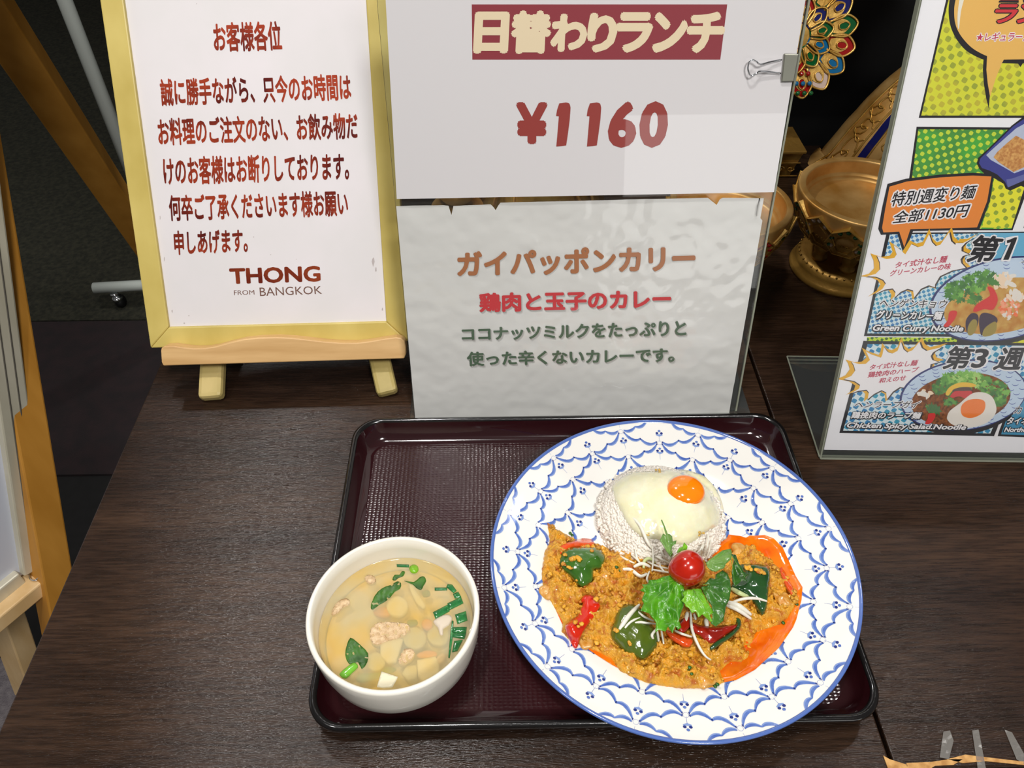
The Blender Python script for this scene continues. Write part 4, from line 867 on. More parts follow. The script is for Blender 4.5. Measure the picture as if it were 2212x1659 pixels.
hmass = np.where(DM > 0, ZP+.002+.015*(1-np.exp(-np.maximum(DM, 0)/.011)), ZP)
qr = np.clip(np.hypot(GX-RC[0], GY-RC[1])/RRad, 0, 1)
hrice = .0105+RHt*(1-qr**2.7)**.62*np.where(qr < 1, 1, 0)
HM = np.maximum(hmass, np.where(qr < 1, hrice, 0))
def hh(x, y):
    i = int((x-gx[0])/.0006); j = int((y-gy[0])/.0006)
    return HM[j, i] if 0 <= i < len(gx) and 0 <= j < len(gy) else .02
def on(px, py):
    z = .075
    for _ in range(140):
        p = G(px, py, z)
        if z <= hh(p[0], p[1]): return z
        z -= .0005
    return .012

# sauce oil
oil = mat('chilli_oil', (240,122,10), .07, coat=.8, col2=(222,84,6), nscale=(60,60,60), nlo=.4, nhi=.68)
P, F, nb = fill(oilW, .0025); D = polydist(P[:,0], P[:,1], oilW)
add('chilli_oil', [(a, b, float(max(zplate(math.hypot(a-PX, b-PY)), .0118))+.0004+.0010*(1-math.exp(-max(0, d)/.0012))) for (a, b), d in zip(P, D)], [f if face_down([np.array((*P[i], 0)) for i in f], [[0, 1, 2]]) is False else f[::-1] for f in F], oil, None, True, label='orange chilli oil pooled round the curry on the plate', cat='sauce', kind='stuff')
# dark specks of the pattern under the oil stay visible as herbs
# curry mass
cur = mat('egg_curry', (228,156,24), .3, coat=.45, coatr=.12, col2=(184,96,10), col3=(216,160,48), nscale=(150,150,150), nlo=.34, nhi=.66, detail=6, bump=((1500,1500,1500), .7, .0012), sss=0)
P, F, nb = fill(massW, .00078); D = polydist(P[:,0], P[:,1], massW); V = []
for (a, b), d in zip(P, D):
    d = max(0, d); e = 1-math.exp(-d/.0025); base = float(np.interp(math.hypot(a-PX, b-PY), [x for x, y in pprof], [y for x, y in pprof])); p3 = Vector((a, b, 0))
    z = base+.0012+.015*(1-math.exp(-d/.011)) + e*(.0056*mn.noise(p3*62)+.0040*(.5-abs(mn.noise(p3*150+Vector((3, 1, 0))))*2)+.0024*mn.noise(p3*420)+.0015*mn.noise(p3*900))
    V.append(np.array((a+.0006*mn.noise(p3*500), b+.0006*mn.noise(p3*500+Vector((9, 9, 0))), max(z, base+.0003))))
if face_down(V, F): F = [f[::-1] for f in F]
E_ = boundary(F); n = len(V); low = [(V[a][0], V[a][1], V[a][2]-.003) for a, b in E_]; idx = {a: i+n for i, (a, b) in enumerate(E_)}
add('egg_curry', V+low, F+[[b, a, idx[a], idx[b]] for a, b in E_], cur, None, True, label='crumbly yellow orange scrambled egg and chicken curry heaped on the plate', cat='curry', kind='stuff')
# loose crumbs and chicken lumps in the curry
mb = MB(); rs = random.Random(5)
def lump(mb, c, r, mi=0, seed=0, k=1.0, seg=8, flat_=.8):
    v, f = lathe((0, 0, 0), [(.02, 1), (.6, .75), (.95, .25), (.95, -.3), (.5, -.8), (.02, -1)], seg); out = []
    for q_ in v: s_ = r*(1+.28*k*mn.noise(Vector(q_)*1.4+Vector((seed*3.1, seed, 0)))); out.append((c[0]+q_[0]*s_, c[1]+q_[1]*s_, c[2]+q_[2]*s_*flat_))
    mb.put(out, f, mi)
mw = np.array(massW)
crumbs = 0
while crumbs < 620:
    x = rs.uniform(mw[:,0].min(), mw[:,0].max()); y = rs.uniform(mw[:,1].min(), mw[:,1].max())
    if polydist(np.array([x]), np.array([y]), massW)[0] < .001 or math.hypot(x-RC[0], y-RC[1]) < RRad*.97: continue
    lump(mb, (x, y, hh(x, y)+rs.uniform(-.0018, .0004)), rs.uniform(.0007, .0021), rs.choice((0, 0, 0, 1)), crumbs, 3.2, 9, .5); crumbs += 1
for x, y in Z('d', [(500,540),(515,548),(585,590),(610,585),(655,580),(672,602),(480,650),(500,662),(540,690),(560,700),(575,705),(820,495),(640,850),(1100,1440),(1120,1450),(1280,1610),(1275,1590),(640,1340),(700,1370),(660,1400),(620,1350),(870,1070),(940,1090)])+Z('e', [(1290,700),(1320,690),(1400,720),(1430,740),(1460,750),(1490,760),(1340,720)]):
    z = on(x, y)+.0062; p = G(x, y, z); lump(mb, p, rs.uniform(.001, .0022), rs.choice((0, 1)), crumbs, 2.4, 9, .5); crumbs += 1
mb.obj('egg_crumbs', [cur, mat('egg_crumb_pale', (224,164,44), .4, coat=.3)], None, True, label='pale crumbs of cooked egg scattered over the curry', cat='egg crumbs', kind='stuff')
chick = mat('chicken', (196,128,30), .38, coat=.4, col2=(212,164,84), nscale=(260,260,260), bump=((500,500,500), .4, .001))
for i, (x, y, r_, lab) in enumerate([(1306,1240,.0042,'small pale chicken piece right of the upper left green pepper'),(1190,1275,.007,'chicken piece at the left edge of the curry'),(1318,1292,.0045,'chicken piece above the lower green pepper'),(1600,1190,.0075,'chicken piece at the top of the right curry heap'),(1165,1231,.0036,'small chicken piece sticking out over the plate at far left'),(1608,1398,.0062,'chicken piece at the lower right beside the orange oil'),(1690,1290,.006,'chicken piece near the right end of the curry'),(1455,1425,.006,'chicken piece in the lower middle of the curry'),(1265,1385,.0055,'chicken piece beside the tip of the red pepper strip'),(1395,1240,.006,'chicken piece below the rice near the leek shreds'),(1520,1465,.0065,'chicken piece at the bottom edge of the curry')]):
    if i not in (0, 1, 3, 4, 6, 8, 10): continue
   
    z = on(x, y); p = G(x, y, z); m2 = MB(); lump(m2, (p[0], p[1], z-.0022), r_*1.1, 0, i+50, 3.0, 18, .4); o = m2.obj('chicken_piece', [chick], None, True, label=lab, cat='chicken'); o.modifiers.new('s', 'SUBSURF').levels = 2; o.modifiers['s'].render_levels = 2

# ------------------------------------------------------------------ rice
rice = mat('rice', (236,229,217), .45, coat=.15)
V = []; F = []; nr_, na_ = 26, 72
prof = [(RRad*math.sin(t), 0) for t in np.linspace(0, math.pi/2, nr_)]
prof = [(r_, .0105+RHt*max(0, 1-(r_/RRad)**2.7)**.62-.0008) for r_, _ in prof]
v, f = lathe((RC[0], RC[1], 0), prof[::-1], na_); mb = MB(); mb.put(v, f)
ur = [(math.cos(2*math.pi*k/5), math.sin(2*math.pi*k/5)) for k in range(5)]
for i in range(4600):
    r_ = RRad*math.sqrt(rs.random())*1.0; a = rs.uniform(0, 6.283)
    if rs.random() < .35: r_ = RRad*rs.uniform(.86, 1.0)
    z = .0105+RHt*max(0, 1-(r_/RRad)**2.7)**.62; x, y = RC[0]+r_*math.cos(a), RC[1]+r_*math.sin(a)
    if r_ > RRad*.93: z = .0105+rs.random()*RHt*(1-(.93)**2.7)**.62
    d_ = np.array([rs.gauss(0, 1), rs.gauss(0, 1), rs.gauss(0, .25)]); d_ /= np.linalg.norm(d_); s_ = np.cross(d_, [0, 0, 1.]); s_ /= np.linalg.norm(s_)+1e-9; t_ = np.cross(d_, s_)
    L_, w_ = rs.uniform(.0018, .0026), rs.uniform(.0011, .0013); c_ = np.array([x, y, z-.0007]); Vv = [c_-d_*L_]
    for q_ in (-.5, .5):
        for cs1, sn1 in ur: Vv.append(c_+d_*L_*q_+(s_*cs1+t_*sn1)*w_)
    Vv.append(c_+d_*L_)
    Ff = [[0, 1+(k+1) % 5, 1+k] for k in range(5)]+[[1+k, 1+(k+1) % 5, 6+(k+1) % 5, 6+k] for k in range(5)]+[[11, 6+k, 6+(k+1) % 5] for k in range(5)]
    mb.put(Vv, Ff)
mb.obj('rice_mound', rice, None, True, label='domed mound of white rice under the fried egg', cat='rice', kind='stuff')

# ------------------------------------------------------------------ fried egg
eg = empty('fried_egg', (RC[0], RC[1], .04), label='fried egg with bright orange yolk lying on top of the rice', cat='egg')
eggw = mat('egg_white', (236,228,186), .18, coat=.6, coatr=.06, sss=.3, col2=(240,234,204), nscale=(50,50,50), bump=((260,260,260), .22, .001))
ep = [(1322,1042),(1336,1030),(1357,1020),(1385,1017),(1420,1017),(1446,1014),(1475,1014),(1503,1021),(1525,1031),(1541,1048),(1555,1072),(1563,1100),(1559,1124),(1545,1138),(1522,1149),(1503,1166),(1485,1176),(1462,1175),(1440,1169),(1415,1164),(1392,1162),(1372,1148),(1356,1131),(1346,1110),(1336,1092),(1324,1066)]
def ez(a, b, d):
    z = on(a, b); e = 1-math.exp(-d/6.); yk = math.hypot((a-1490)/60, (b-1075)/50)
    return z+.0012+.0022*e+.004*math.exp(-yk*yk)+.0006*mn.noise(Vector((a*.05, b*.05, 0)))*e
pxpiece('egg_white', ep, ez, eggw, .0018, 5, eg)
yz = on(1482, 1056)+.0072; yc = G(1482, 1058, yz)
v, f = lathe((0, 0, 0), [(.0146*math.sin(t), .0072*math.cos(t)) for t in np.linspace(.02, 1.75, 18)], 48)
add('yolk', [(yc[0]+q_[0], yc[1]+q_[1]*.97, yz-.001+q_[2]) for q_ in v], f, mat('yolk', (255,134,8), .12, coat=.8, sss=.2, bump=((300,300,300), .08, .0006)), eg, True)
v, f = lathe((0, 0, 0), [(.0128, .0), (.0150, -.0002), (.0158, -.0016)], 48)
brn = mat('egg_crisp', (206,168,84), .3, coat=.4)
mb = MB()
for x, y in ((1413,1143),(1405,1152),(1424,1148),(1368,1080),(1372,1086),(1420,1018),(1516,1147),(1508,1153)):
    for k in range(3):
        xx, yy = x+rs.uniform(-7, 7), y+rs.uniform(-5, 5); z = ez(xx, yy, 6); p = G(xx, yy, z); lump(mb, p, rs.uniform(.0007, .0014), 0, k, 1, 8, .35)
mb.obj('crisp_spots', [brn], eg, True)

# ------------------------------------------------------------------ peppers, tomato, coriander, leek
gp = mat('green_pepper', (48,92,26), .16, coat=.8, coatr=.06, col2=(66,112,36), nscale=(60,60,60), bump=((200,200,200), .12, .001)); gp2 = mat('green_pepper_olive', (88,104,30), .18, coat=.8, coatr=.06, col2=(70,92,26), nscale=(60,60,60), bump=((200,200,200), .12, .001)); gp3 = mat('green_pepper_dark', (32,70,34), .16, coat=.8, col2=(44,84,40), nscale=(60,60,60), bump=((200,200,200), .15, .001))
rp_ = mat('red_pepper', (206,38,14), .17, coat=.8, coatr=.06, bump=((200,200,200), .12, .001)); rp2 = mat('red_pepper_dark', (156,28,12), .17, coat=.8); rp3 = mat('orange_pepper', (222,78,20), .2, coat=.7)
def pep(name, fr_, pts, m_, lab, lift=.001, bulge=.004, wd=10., cat='pepper'):
    P_ = Z(fr_, pts)
    return pxpiece(name, P_, lambda a, b, d: on(a, b)+lift+bulge*.8*(1-math.exp(-d/wd))+.0016*mn.noise(Vector((a*.03, b*.03, wd)))*min(1, d/6), m_, .003, 5, None, True, 3, label=lab, cat=cat)
pep('green_pepper_piece', 'd', [(430,620),(445,560),(480,500),(560,460),(700,448),(850,455),(930,490),(978,560),(960,640),(920,690),(850,705),(835,760),(832,830),(800,870),(720,915),(660,890),(580,800),(490,720),(450,660)], gp, 'curved green pepper piece at the upper left of the curry', .0015, .006)
pep('green_pepper_piece', 'f', [(985,370),(1020,230),(1065,100),(1150,35),(1250,32),(1350,110),(1430,230),(1500,350),(1530,430),(1460,550),(1350,635),(1250,600),(1150,550),(1050,460)], gp2, 'olive green pepper piece at the lower middle under leek shreds', .0015, .007)
pep('green_pepper_piece', 'e', [(1220,665),(1300,655),(1390,650),(1480,665),(1560,690),(1572,760),(1562,880),(1545,1000),(1535,1100),(1525,1180),(1480,1252),(1430,1190),(1380,1110),(1290,1050),(1180,1000),(1110,930),(1130,880),(1230,830),(1270,760)], gp3, 'dark green pepper slab at the right of the garnish', .002, .005)
pep('green_pepper_piece', 'e', [(850,1655),(920,1580),(1020,1520),(1120,1450),(1180,1370),(1160,1300),(1210,1310),(1225,1380),(1180,1460),(1080,1545),(980,1610),(900,1665)], gp3, 'thin dark green pepper rim curving under the dark red slice', .003, .003, 4.)
pep('red_pepper_piece', 'd', [(505,1390),(560,1335),(650,1275),(700,1170),(745,1045),(810,1028),(860,1090),(925,1125),(890,1210),(840,1290),(760,1390),(715,1460),(680,1540),(650,1640),(605,1640),(560,1560),(520,1470)], rp_, 'bright red pepper strip at the lower left of the curry', .002, .004)
pep('red_pepper_piece', 'e', [(600,1340),(740,1385),(860,1405),(1000,1400),(1150,1378),(1162,1405),(1060,1480),(960,1550),(890,1592),(800,1560),(740,1500),(640,1450)], rp2, 'dark red pepper slice under the coriander at the lower right', .0035, .003)
pep('red_pepper_piece', 'e', [(325,1445),(400,1465),(500,1500),(640,1555),(625,1620),(580,1640),(500,1615),(400,1550),(350,1500)], rp3, 'orange red pepper piece under the coriander at lower middle', .003, .003, 7.)
pep('red_pepper_piece', 'e', [(460,1400),(520,1330),(560,1290),(640,1300),(630,1370),(560,1450),(500,1470)], rp2, 'small dark red pepper bit peeking between the coriander leaves', .004, .002, 7.)
pep('red_pepper_piece', 'd', [(445,440),(520,400),(620,375),(700,348),(790,352),(838,370),(838,425),(700,430),(590,450),(500,500),(430,550),(420,500)], rp3, 'orange red pepper strip behind the upper left green pepper', .001, .003, 7.)
pep('red_pepper_piece', 'e', [(1680,640),(1720,680),(1760,760),(1810,860),(1850,960),(1830,1010),(1790,960),(1740,860),(1700,760)], rp3, 'thin orange pepper strip along the right edge of the curry', .001, .002, 6.)
pep('red_pepper_piece', 'a', [(850,1640),(880,1600),(930,1600),(960,1615),(980,1650),(940,1665),(870,1665)], rp_, 'small red pepper tip in the left middle of the curry', .001, .003, 7.)
# tomato
TZc = .058; tc = G(1486, 1227, TZc)
tm = empty('cherry_tomato', (tc[0], tc[1], TZc-.013), label='halved shiny red cherry tomato on top of the coriander', cat='tomato')
v, f = lathe((0, 0, 0), [(.0001, .0135)]+[(.0122*math.sin(t), .0132*math.cos(t)) for t in np.linspace(.15, 2.99, 26)]+[(.0001, -.0132)], 48)
V = []
for q_ in v:
    x, y, z = q_; k = max(0, -x/.0122); V.append((tc[0]+x*(1+.16*k**3)*.98+.15*y*0, tc[1]+y*1.0-.001*k, TZc+z))
add('tomato_skin', V, f, mat('tomato', (184,30,8), .2, coat=.6, coatr=.12, col2=(164,20,6), nscale=(60,60,60)), tm, True)
# coriander
def leafmat(n, c, c2): return mat(n, c, .3, coat=.35, coatr=.2, col2=c2, nscale=(130,130,130), nlo=.35, nhi=.65, bump=((170,170,170), .45, .002), sss=.05)
lf1 = leafmat('coriander_bright', (84,160,22), (52,120,16)); lf2 = leafmat('coriander_light', (122,184,40), (92,158,28)); lf3 = leafmat('coriander_mid', (62,116,36), (44,92,30)); lf4 = leafmat('coriander_pale', (110,148,72), (88,132,58)); lf5 = leafmat('coriander_dark', (44,98,24), (34,78,20))
veinm = mat('leaf_vein', (118,176,62), .35, coat=.3)
def leaf(pts, z0, root, slope, m_, lab, wr=.0022, fr_='e'):
    rx, ry = Z(fr_, [root])[0]
    def z(a, b, d):
        s_ = math.hypot(a-rx, b-ry); return max(on(a, b)+.0008, z0 - slope*s_*.0004 + wr*mn.noise(Vector((a*.055, b*.055, z0*90)))+.0006*math.sin(math.atan2(b-ry, a-rx)*14))
    o = pxpiece('coriander_leaf', Z(fr_, pts), z, m_, .0004, 4, None, True, 1, label=lab, cat='coriander'); 
    Q = Z(fr_, pts); c_ = np.mean(Q, axis=0); dl = [math.hypot(q_[0]-rx, q_[1]-ry) for q_ in Q]; n_ = len(Q); mb = MB()
    for i in range(n_):
        if dl[i] > dl[i-1] and dl[i] >= dl[(i+1) % n_] and dl[i] > 12:
            l_ = []
            for t in np.linspace(.05, .86, 8):
                a, b = rx+(Q[i][0]-rx)*t, ry+(Q[i][1]-ry)*t; l_.append(G(a, b, z(a, b, 5)+.00015))
            v, f = tube(l_, [.00024*(1-k_*.1) for k_ in range(8)], 5); mb.put(v, f)
    if mb.V: mb.obj('leaf_veins', veinm, o, True)
    return o
leaf([(380,790),(450,800),(520,880),(560,1000),(540,1150),(500,1250),(480,1330),(508,1412),(470,1440),(438,1395),(402,1482),(350,1400),(320,1460),(240,1440),(198,1472),(205,1350),(120,1240),(20,1210),(60,1120),(35,1080),(70,990),(15,970),(60,930),(38,900),(110,890),(118,845),(220,840),(300,800)], .054, (450,830), .12, lf1, 'large bright green coriander leaf left below the tomato', .003)
leaf([(560,960),(660,950),(740,950),(790,1050),(830,1130),(903,1230),(845,1262),(882,1335),(855,1345),(760,1255),(712,1292),(682,1220),(632,1242),(600,1180),(560,1160),(545,1120),(508,1090),(540,1050),(520,1000)], .056, (650,950), .14, lf2, 'light green coriander leaf directly below the tomato')
leaf([(740,930),(850,900),(788,888),(850,820),(910,832),(920,780),(970,750),(1000,728),(1060,770),(1092,850),(1100,950),(1085,1070),(1045,1150),(1025,1250),(1010,1330),(920,1400),(858,1362),(882,1280),(870,1150),(800,1050)], .055, (760,900), .10, lf3, 'folded darker green coriander leaf right below the tomato')
leaf([(800,640),(850,600),(900,560),(1000,490),(1100,470),(1112,520),(1098,600),(1040,650),(1020,702),(960,722),(920,745),(880,738),(855,725),(820,690)], .060, (800,660), .05, lf4, 'pale green coriander leaf to the right of the tomato', .001)
leaf([(1098,530),(1160,548),(1200,655),(1242,692),(1250,745),(1316,772),(1265,815),(1295,860),(1225,850),(1195,885),(1150,922),(1118,860),(1108,750),(1135,600)], .050, (1100,540), .08, lf5, 'dark green coriander leaf beside the dark pepper slab')
leaf([(250,370),(290,290),(330,315),(300,215),(265,130),(275,120),(310,200),(345,292),(375,300),(400,325),(405,385),(450,372),(442,410),(400,440),(392,500),(412,540),(382,575),(330,500),(290,430)], .052, (380,560), -.05, lf4, 'thin upright coriander sprig above left of the tomato', .001)
leaf([(450,520),(480,460),(520,450),(540,395),(582,440),(578,475),(500,510)], .055, (500,520), .0, lf2, 'tiny coriander leaf tip behind the tomato', .0008)
# leek shreds
lk = mat('leek', (232,229,214), .35, coat=.2); lkg = mat('leek_green', (200,212,150), .35, coat=.2)
used_l = {}
def where_leek(x, y, wd):
    th = 'wide' if wd > .0015 else 'thin'
    if x < 1405 and y > 1290: w_ = 'lying across the olive green pepper piece'
    elif x < 1480 and y < 1190: w_ = 'draped from the fried egg onto the rice'
    elif x < 1480 and y < 1290: w_ = 'on the curry left of the tomato'
    elif y < 1205: w_ = 'standing against the rice right of the tomato'
    elif x > 1560: w_ = 'right of the folded coriander leaf by the dark pepper slab'
    elif y > 1350 and x > 1490: w_ = 'curling down over the dark red pepper slice'
    else: w_ = 'hanging below the large coriander leaf'
    return f'{th} shred of white leek {w_}'
def shred(fr_, pts, wd=.0011, h=.003, m_=None, group='white leek shreds in the garnish', name='leek_shred', label=None, cat='leek'):
    label = label or where_leek(*Z(fr_, [pts[len(pts)//2]])[0], wd)
    P_ = []
    Q = Z(fr_, pts)
    for i, (a, b) in enumerate(Q):
        z = on(a, b)+h*(.6+.6*math.sin(math.pi*i/(len(Q)-1))); P_.append(G(a, b, z))
    sp = spline(P_, 6); n_2 = len(sp); V, F = tube(sp, [.85*wd*(.35+.65*math.sin(math.pi*min(1, .15+i/n_2*.8))) for i in range(n_2)], 6)
    return add(name, V, F, m_ or lk, None, True, label=label, cat=cat, group=group)
for pts in ([(1150,550),(1230,600),(1330,645)], [(1290,540),(1370,610),(1420,670)], [(1340,480),(1360,580),(1410,660)], [(1545,440),(1555,600),(1540,740)], [(1580,560),(1680,610),(1770,660)], [(1640,470),(1680,560),(1740,620)],
            [(1470,620),(1600,680),(1740,710)], [(1540,720),(1640,740),(1760,760)], [(1500,880),(1480,830),(1510,740)], [(1640,650),(1640,690),(1700,760)]): shred('d', pts, .0010)
for pts in ([(1300,90),(1400,200),(1480,380),(1540,470)], [(1170,720),(1280,720),(1400,800),(1480,770)], [(1320,690),(1420,650),(1520,690)]): shred('d', pts, .0017, .003)
shred('d', [(1440,700),(1450,620),(1510,590),(1580,640)], .0016, .004, lkg)
for pts, wd in (([(1120,1500),(1200,1360),(1290,1240),(1390,1140)], .0020), ([(1150,1540),(1240,1390),(1330,1320),(1440,1290)], .0010), ([(1250,1390),(1380,1350),(1480,1360),(1580,1370)], .0011), ([(1370,1220),(1440,1280),(1560,1340)], .0010), ([(1560,1560),(1540,1500),(1600,1420)], .0012), ([(1600,1440),(1620,1580)], .0011), ([(1650,1440),(1680,1610)], .0009)): shred('d', pts, wd, .006)
for pts, wd in (([(620,1220),(625,1350),(640,1450),(680,1560),(740,1680),(800,1760),(860,1800)], .0013), ([(430,1450),(520,1490),(640,1525)], .0011), ([(580,1230),(560,1340)], .0018), ([(660,1250),(680,1320)], .0012), ([(800,1310),(815,1400)], .0020), ([(1120,1110),(1250,1070),(1400,1065),(1530,1100)], .0014), ([(1050,1150),(1180,1200),(1340,1310)], .0019), ([(1060,1110),(1190,1150),(1340,1260)], .0022), ([(1290,890),(1340,905)], .0012), ([(740,560),(760,470),(780,420)], .0010), ([(780,560),(820,450),(830,300)], .0009), ([(800,600),(840,500),(860,370)], .0008), ([(680,540),(740,480),(770,410)], .0010)): shred('e', pts, wd, .006)
shred('e', [(1110,950),(1200,1000),(1310,1050)], .0022, .005, lkg)
# small herb flecks on curry
mb = MB()
for x, y in ((1332,1225),(1340,1232),(1345,1226),(1490,1442),(1486,1450),(1494,1455),(1545,1482),(1550,1478),(1692,1345),(1232,1152),(1236,1156),(1722,1305)):
    z = on(x, y)+.0015; p = G(x, y, z); lump(mb, p, .0014, 0, x % 7, 1.5, 7, .4)
mb.obj('herb_flecks', [lf5], None, True, label='tiny dark green herb flecks on the curry', cat='herbs', kind='stuff')

# ------------------------------------------------------------------ soup bowl
BX, BY, BZ, BR = -.0730, .2513, .0660, .0566
so = empty('soup_bowl', (BX, BY, .0042), label='small plain white bowl of clear soup on the left of the tray', cat='bowl')
op = [(.001, .0046), (.028, .0046), (.030, .0050), (.031, .0075), (.040, .0105), (.0485, .0190), (.0530, .0300), (.0553, .0430), (.0562, .0560), (BR, .0645), (BR-.0004, .0660), (BR-.0018, .0668), (BR-.0034, .0660), (.0528, .0560), (.0515, .0430), (.0490, .0310), (.0440, .0205), (.0350, .0135), (.020, .0110), (.001, .0105)]
v, f = lathe((BX, BY, 0), op, 128); add('bowl_body', v, f, bowl_m, so, True)
BS = .0455
def brothmat():
    m = bpy.data.materials.new('clear_broth'); m.use_nodes = True; N = m.node_tree.nodes; L = m.node_tree.links; b = N['Principled BSDF']
    b.inputs['Base Color'].default_value = lin((236,196,112)); b.inputs['Roughness'].default_value = .06; b.inputs['Coat Weight'].default_value = .5
    t = N.new('ShaderNodeBsdfTransparent'); t.inputs[0].default_value = lin((252,240,212)); mx = N.new('ShaderNodeMixShader'); mx.inputs[0].default_value = .46
    L.new(t.outputs[0], mx.inputs[1]); L.new(b.outputs[0], mx.inputs[2]); L.new(mx.outputs[0], N['Material Output'].inputs[0])
    tc_ = N.new('ShaderNodeTexCoord'); n = N.new('ShaderNodeTexNoise'); n.inputs['Scale'].default_value = 35; L.new(tc_.outputs['Object'], n.inputs[0])
    r = N.new('ShaderNodeValToRGB'); r.color_ramp.elements[0].color = lin((232,202,124)); r.color_ramp.elements[1].color = lin((222,212,172)); r.color_ramp.elements[0].position = .35; r.color_ramp.elements[1].position = .62
    L.new(n.outputs[0], r.inputs[0]); L.new(r.outputs[0], b.inputs['Base Color']); return m
v, f = lathe((BX, BY, 0), [(.0514, BS+.0006), (.0508, BS+.0001), (.0495, BS), (.03, BS), (.001, BS)], 96); add('soup_broth', v, [x for x in f if len(x) == 4], brothmat(), None, True, label='clear yellow broth filling the white bowl', cat='broth', kind='stuff')
v, f = lathe((BX, BY, 0), [(.0486, BS-.012), (.03, BS-.013), (.001, BS-.013)], 64); add('broth_depth', v, [x for x in f if len(x) == 4], mat('broth_deep', (226,190,112), .6, col2=(206,194,150), nscale=(30,30,30)), None, True, label='cloudy orange sediment deep in the broth of the white bowl', cat='broth', kind='stuff')
dk = mat('daikon', (222,214,184), .3); dk2 = mat('daikon_clear', (196,188,146), .3); mt = mat('soup_meat', (226,198,158), .5, col2=(196,162,118), nscale=(260,260,260), bump=((500,500,500), .8, .002)); ct = mat('carrot', (216,134,58), .35); ml = mat('soup_leaf', (62,112,28), .4, col2=(34,74,16), nscale=(90,90,90)); gl = mat('stalk_green', (110,178,50), .25, coat=.4); sc = mat('scallion', (26,96,48), .2, coat=.6, col2=(50,130,64), nscale=(180,180,180)); lgm = mat('pea_green', (120,176,30), .25, coat=.5)
def sp_(name, pts, dz, m_, lab, cat, th=.005, bulge=.0, sm=2, wr=0, group=None):
    o = pxpiece(name, Z('w', pts), lambda a, b, d: BS+dz+bulge*(1-math.exp(-d/5))+wr*mn.noise(Vector((a*.12, b*.12, 1))), m_, th, 4, None, True, sm, label=lab, cat=cat)
    if group: o['group'] = group
    return o
def ring_(cx_, cy_, r_, n=10): return [(cx_+r_*math.cos(2*math.pi*k/n), cy_+r_*.93*math.sin(2*math.pi*k/n)) for k in range(n)]
sp_('daikon_piece', ring_(840,690,90), -.0022, dk, 'round pale daikon piece below the coriander in the soup centre', 'daikon')
sp_('daikon_piece', ring_(985,955,96), -.0030, dk2, 'round translucent daikon piece right of the pork in the soup', 'daikon')
sp_('daikon_piece', [(740,960),(890,960),(860,1060),(830,1150),(760,1160),(700,1100),(700,1020)], -.0012, dk, 'angular daikon piece just below the pork in the soup', 'daikon', sm=1)
sp_('daikon_piece', [(1005,1140),(1160,1110),(1190,1180),(1180,1240),(1060,1310),(1015,1280)], -.0010, dk, 'large square daikon piece at the lower right of the soup', 'daikon', sm=1)
sp_('daikon_piece', [(710,1235),(845,1280),(800,1362),(720,1368),(672,1360)], .0012, dk, 'square daikon piece breaking the surface at the front of the soup', 'daikon', sm=1, th=.006)
sp_('daikon_piece', ring_(660,1150,80), -.0035, dk2, 'faint sunken daikon piece beside the dark coriander leaf', 'daikon')
sp_('daikon_piece', [(920,1190),(1000,1180),(1010,1290),(930,1310),(880,1250)], -.0028, dk2, 'sunken daikon piece between the two square ones', 'daikon', sm=1)
sp_('daikon_piece', ring_(1180,930,90), -.0042, dk2, 'faint sunken daikon piece near the scallions', 'daikon')
sp_('pork_mince', [(615,960),(620,880),(680,830),(760,820),(850,830),(930,840),(945,890),(900,930),(830,960),(720,990),(690,1010),(640,1000)], .0003, mt, 'large lump of cooked mince in the centre of the soup', 'meat', .006, .0003, 2, .0022)
sp_('pork_mince', [(860,1110),(900,1050),(970,1050),(985,1100),(930,1150),(880,1170),(850,1150)], .0002, mt, 'smaller lump of mince below the soup centre', 'meat', .006, .0003, 2, .0022)
sp_('pork_mince', [(570,450),(610,430),(655,450),(662,485),(620,505),(585,490)], .0003, mt, 'small bit of mince floating at the back left of the soup', 'meat', .003, .0016)
sp_('pork_mince', [(295,765),(310,700),(350,650),(410,625),(445,645),(440,680),(390,700),(350,745)], .0003, mt, 'bit of mince stuck at the left edge of the soup', 'meat', .003, .0018)
sp_('pork_mince', [(1140,820),(1190,780),(1260,760),(1300,790),(1270,850),(1225,880),(1222,930),(1195,925),(1180,870)], .0004, mat('meat_white', (206,192,172), .4), 'whitish bit of meat beside the scallions in the soup', 'meat', .003, .0014)
sp_('pork_mince', [(1170,1120),(1220,1080),(1250,1110),(1220,1160),(1180,1170)], -.0015, mt, 'sunken bit of mince near the right rim of the soup', 'meat', .004)
sp_('carrot_piece', ring_(1090,838,46), -.0016, ct, 'small orange carrot piece near the white meat bit', 'carrot')
sp_('carrot_piece', [(1000,1100),(1060,1065),(1150,1065),(1170,1100),(1080,1120)], -.0018, ct, 'orange carrot strip above the large square daikon', 'carrot')
sp_('carrot_piece', [(640,735),(700,700),(770,700),(780,760),(700,770)], -.0042, ct, 'faint sunken carrot piece left of the round daikon', 'carrot')
sp_('coriander_sprig', [(620,705),(635,640),(680,570),(740,530),(790,515),(840,485),(872,500),(865,545),(820,570),(780,620),(730,660),(690,680),(640,718)], .0002, ml, 'long dark coriander leaf at the back of the soup', 'coriander', .0012, 0, 2, .0006)
sp_('coriander_sprig', [(900,480),(980,490),(1030,450),(1065,445),(1082,480),(1060,520),(1040,555),(1000,540),(970,510)], .0002, ml, 'coriander leaf right of the long one at the soup back', 'coriander', .0012)
sp_('coriander_sprig', [(800,470),(820,430),(860,430),(880,400),(905,405),(890,440),(850,455),(825,475)], .0004, ml, 'tiny feathery coriander tip at the back of the soup', 'coriander', .0006)
sp_('coriander_sprig', [(1050,575),(1090,555),(1115,575),(1110,605),(1060,612)], -.0005, ml, 'sunken square of green leaf in the upper right soup', 'coriander', .0012)
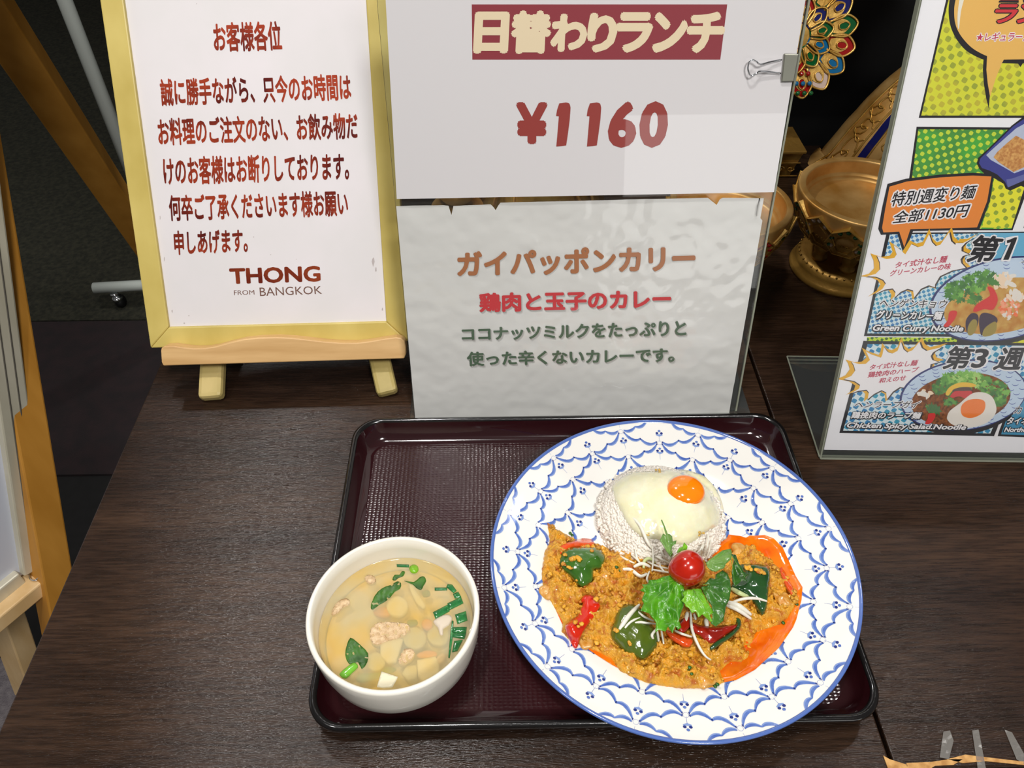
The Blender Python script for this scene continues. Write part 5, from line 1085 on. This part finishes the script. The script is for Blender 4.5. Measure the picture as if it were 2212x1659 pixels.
sp_('coriander_sprig', [(408,1100),(420,1020),(450,955),(500,985),(550,1030),(598,1085),(590,1160),(545,1215),(515,1160),(440,1172)], .0002, ml, 'rounded dark coriander leaf at the lower left of the soup', 'coriander', .0012, .0, 2, .0005)
sp_('coriander_sprig', [(498,1310),(520,1255),(620,1250),(700,1240),(740,1200),(800,1200),(835,1220),(770,1255),(680,1290),(560,1325)], -.0005, ml, 'sunken dark coriander leaf at the front of the soup', 'coriander', .0012)
sp_('coriander_sprig', [(930,810),(1000,805),(1010,840),(960,860),(925,840)], -.0030, ml, 'faint sunken leaf above the translucent daikon', 'coriander', .0012)
sp_('green_stalk', [(358,1258),(420,1200),(475,1162),(500,1170),(512,1195),(460,1245),(410,1290)], .0012, gl, 'bright green stalk at the lower left rim of the soup', 'stalk', .003, .001)
sp_('green_stalk', ring_(980,380,38), .0008, lgm, 'round bright green slice at the back rim of the soup', 'stalk', .003, .0012)
sp_('bean_sprout', [(935,500),(970,500),(1000,570),(1075,680),(1050,705),(1000,660),(960,580)], -.0014, dk, 'whitish sprout below the coriander in the soup', 'sprout', .003)
for pts, lab_ in zip(([(836,342),(938,345),(940,364),(838,360)], [(1153,536),(1256,536),(1256,556),(1153,558)], [(1262,506),(1300,512),(1335,560),(1310,580),(1250,530)], [(1305,590),(1350,570),(1375,615),(1320,625)], [(1138,742),(1262,678),(1278,730),(1160,796)], [(1258,668),(1372,614),(1392,664),(1275,722)], [(1322,762),(1414,732),(1426,808),(1342,838)], [(1300,866),(1420,864),(1414,912),(1300,910)], [(1302,914),(1414,914),(1400,962),(1304,948)], [(1316,982),(1386,972),(1342,1062),(1298,1072)], [(1296,812),(1310,815),(1302,960),(1278,1120),(1266,1118),(1280,960)]), ['scallion sliver at the back rim of the soup', 'thin scallion strip pointing left near the back right of the soup', 'scallion curl at the right end of the thin strip', 'small scallion bit just above the long pair', 'left one of the two long scallion pieces in a row', 'right one of the two long scallion pieces in a row', 'square scallion piece below the long pair, by the rim', 'upper half of the wide double scallion at the right rim', 'lower half of the wide double scallion at the right rim', 'lowest scallion piece at the right rim of the soup', 'long thin upright scallion blade left of the wide double piece']):
    sp_('scallion_slice', pts, .0008, sc, lab_, 'scallion', .0015, .0006, 1, 0, 'scallion slices along the right side of the soup')

# ------------------------------------------------------------------ tidy
for o in COL.objects:
    if '_l' in o.keys(): del o['_l']
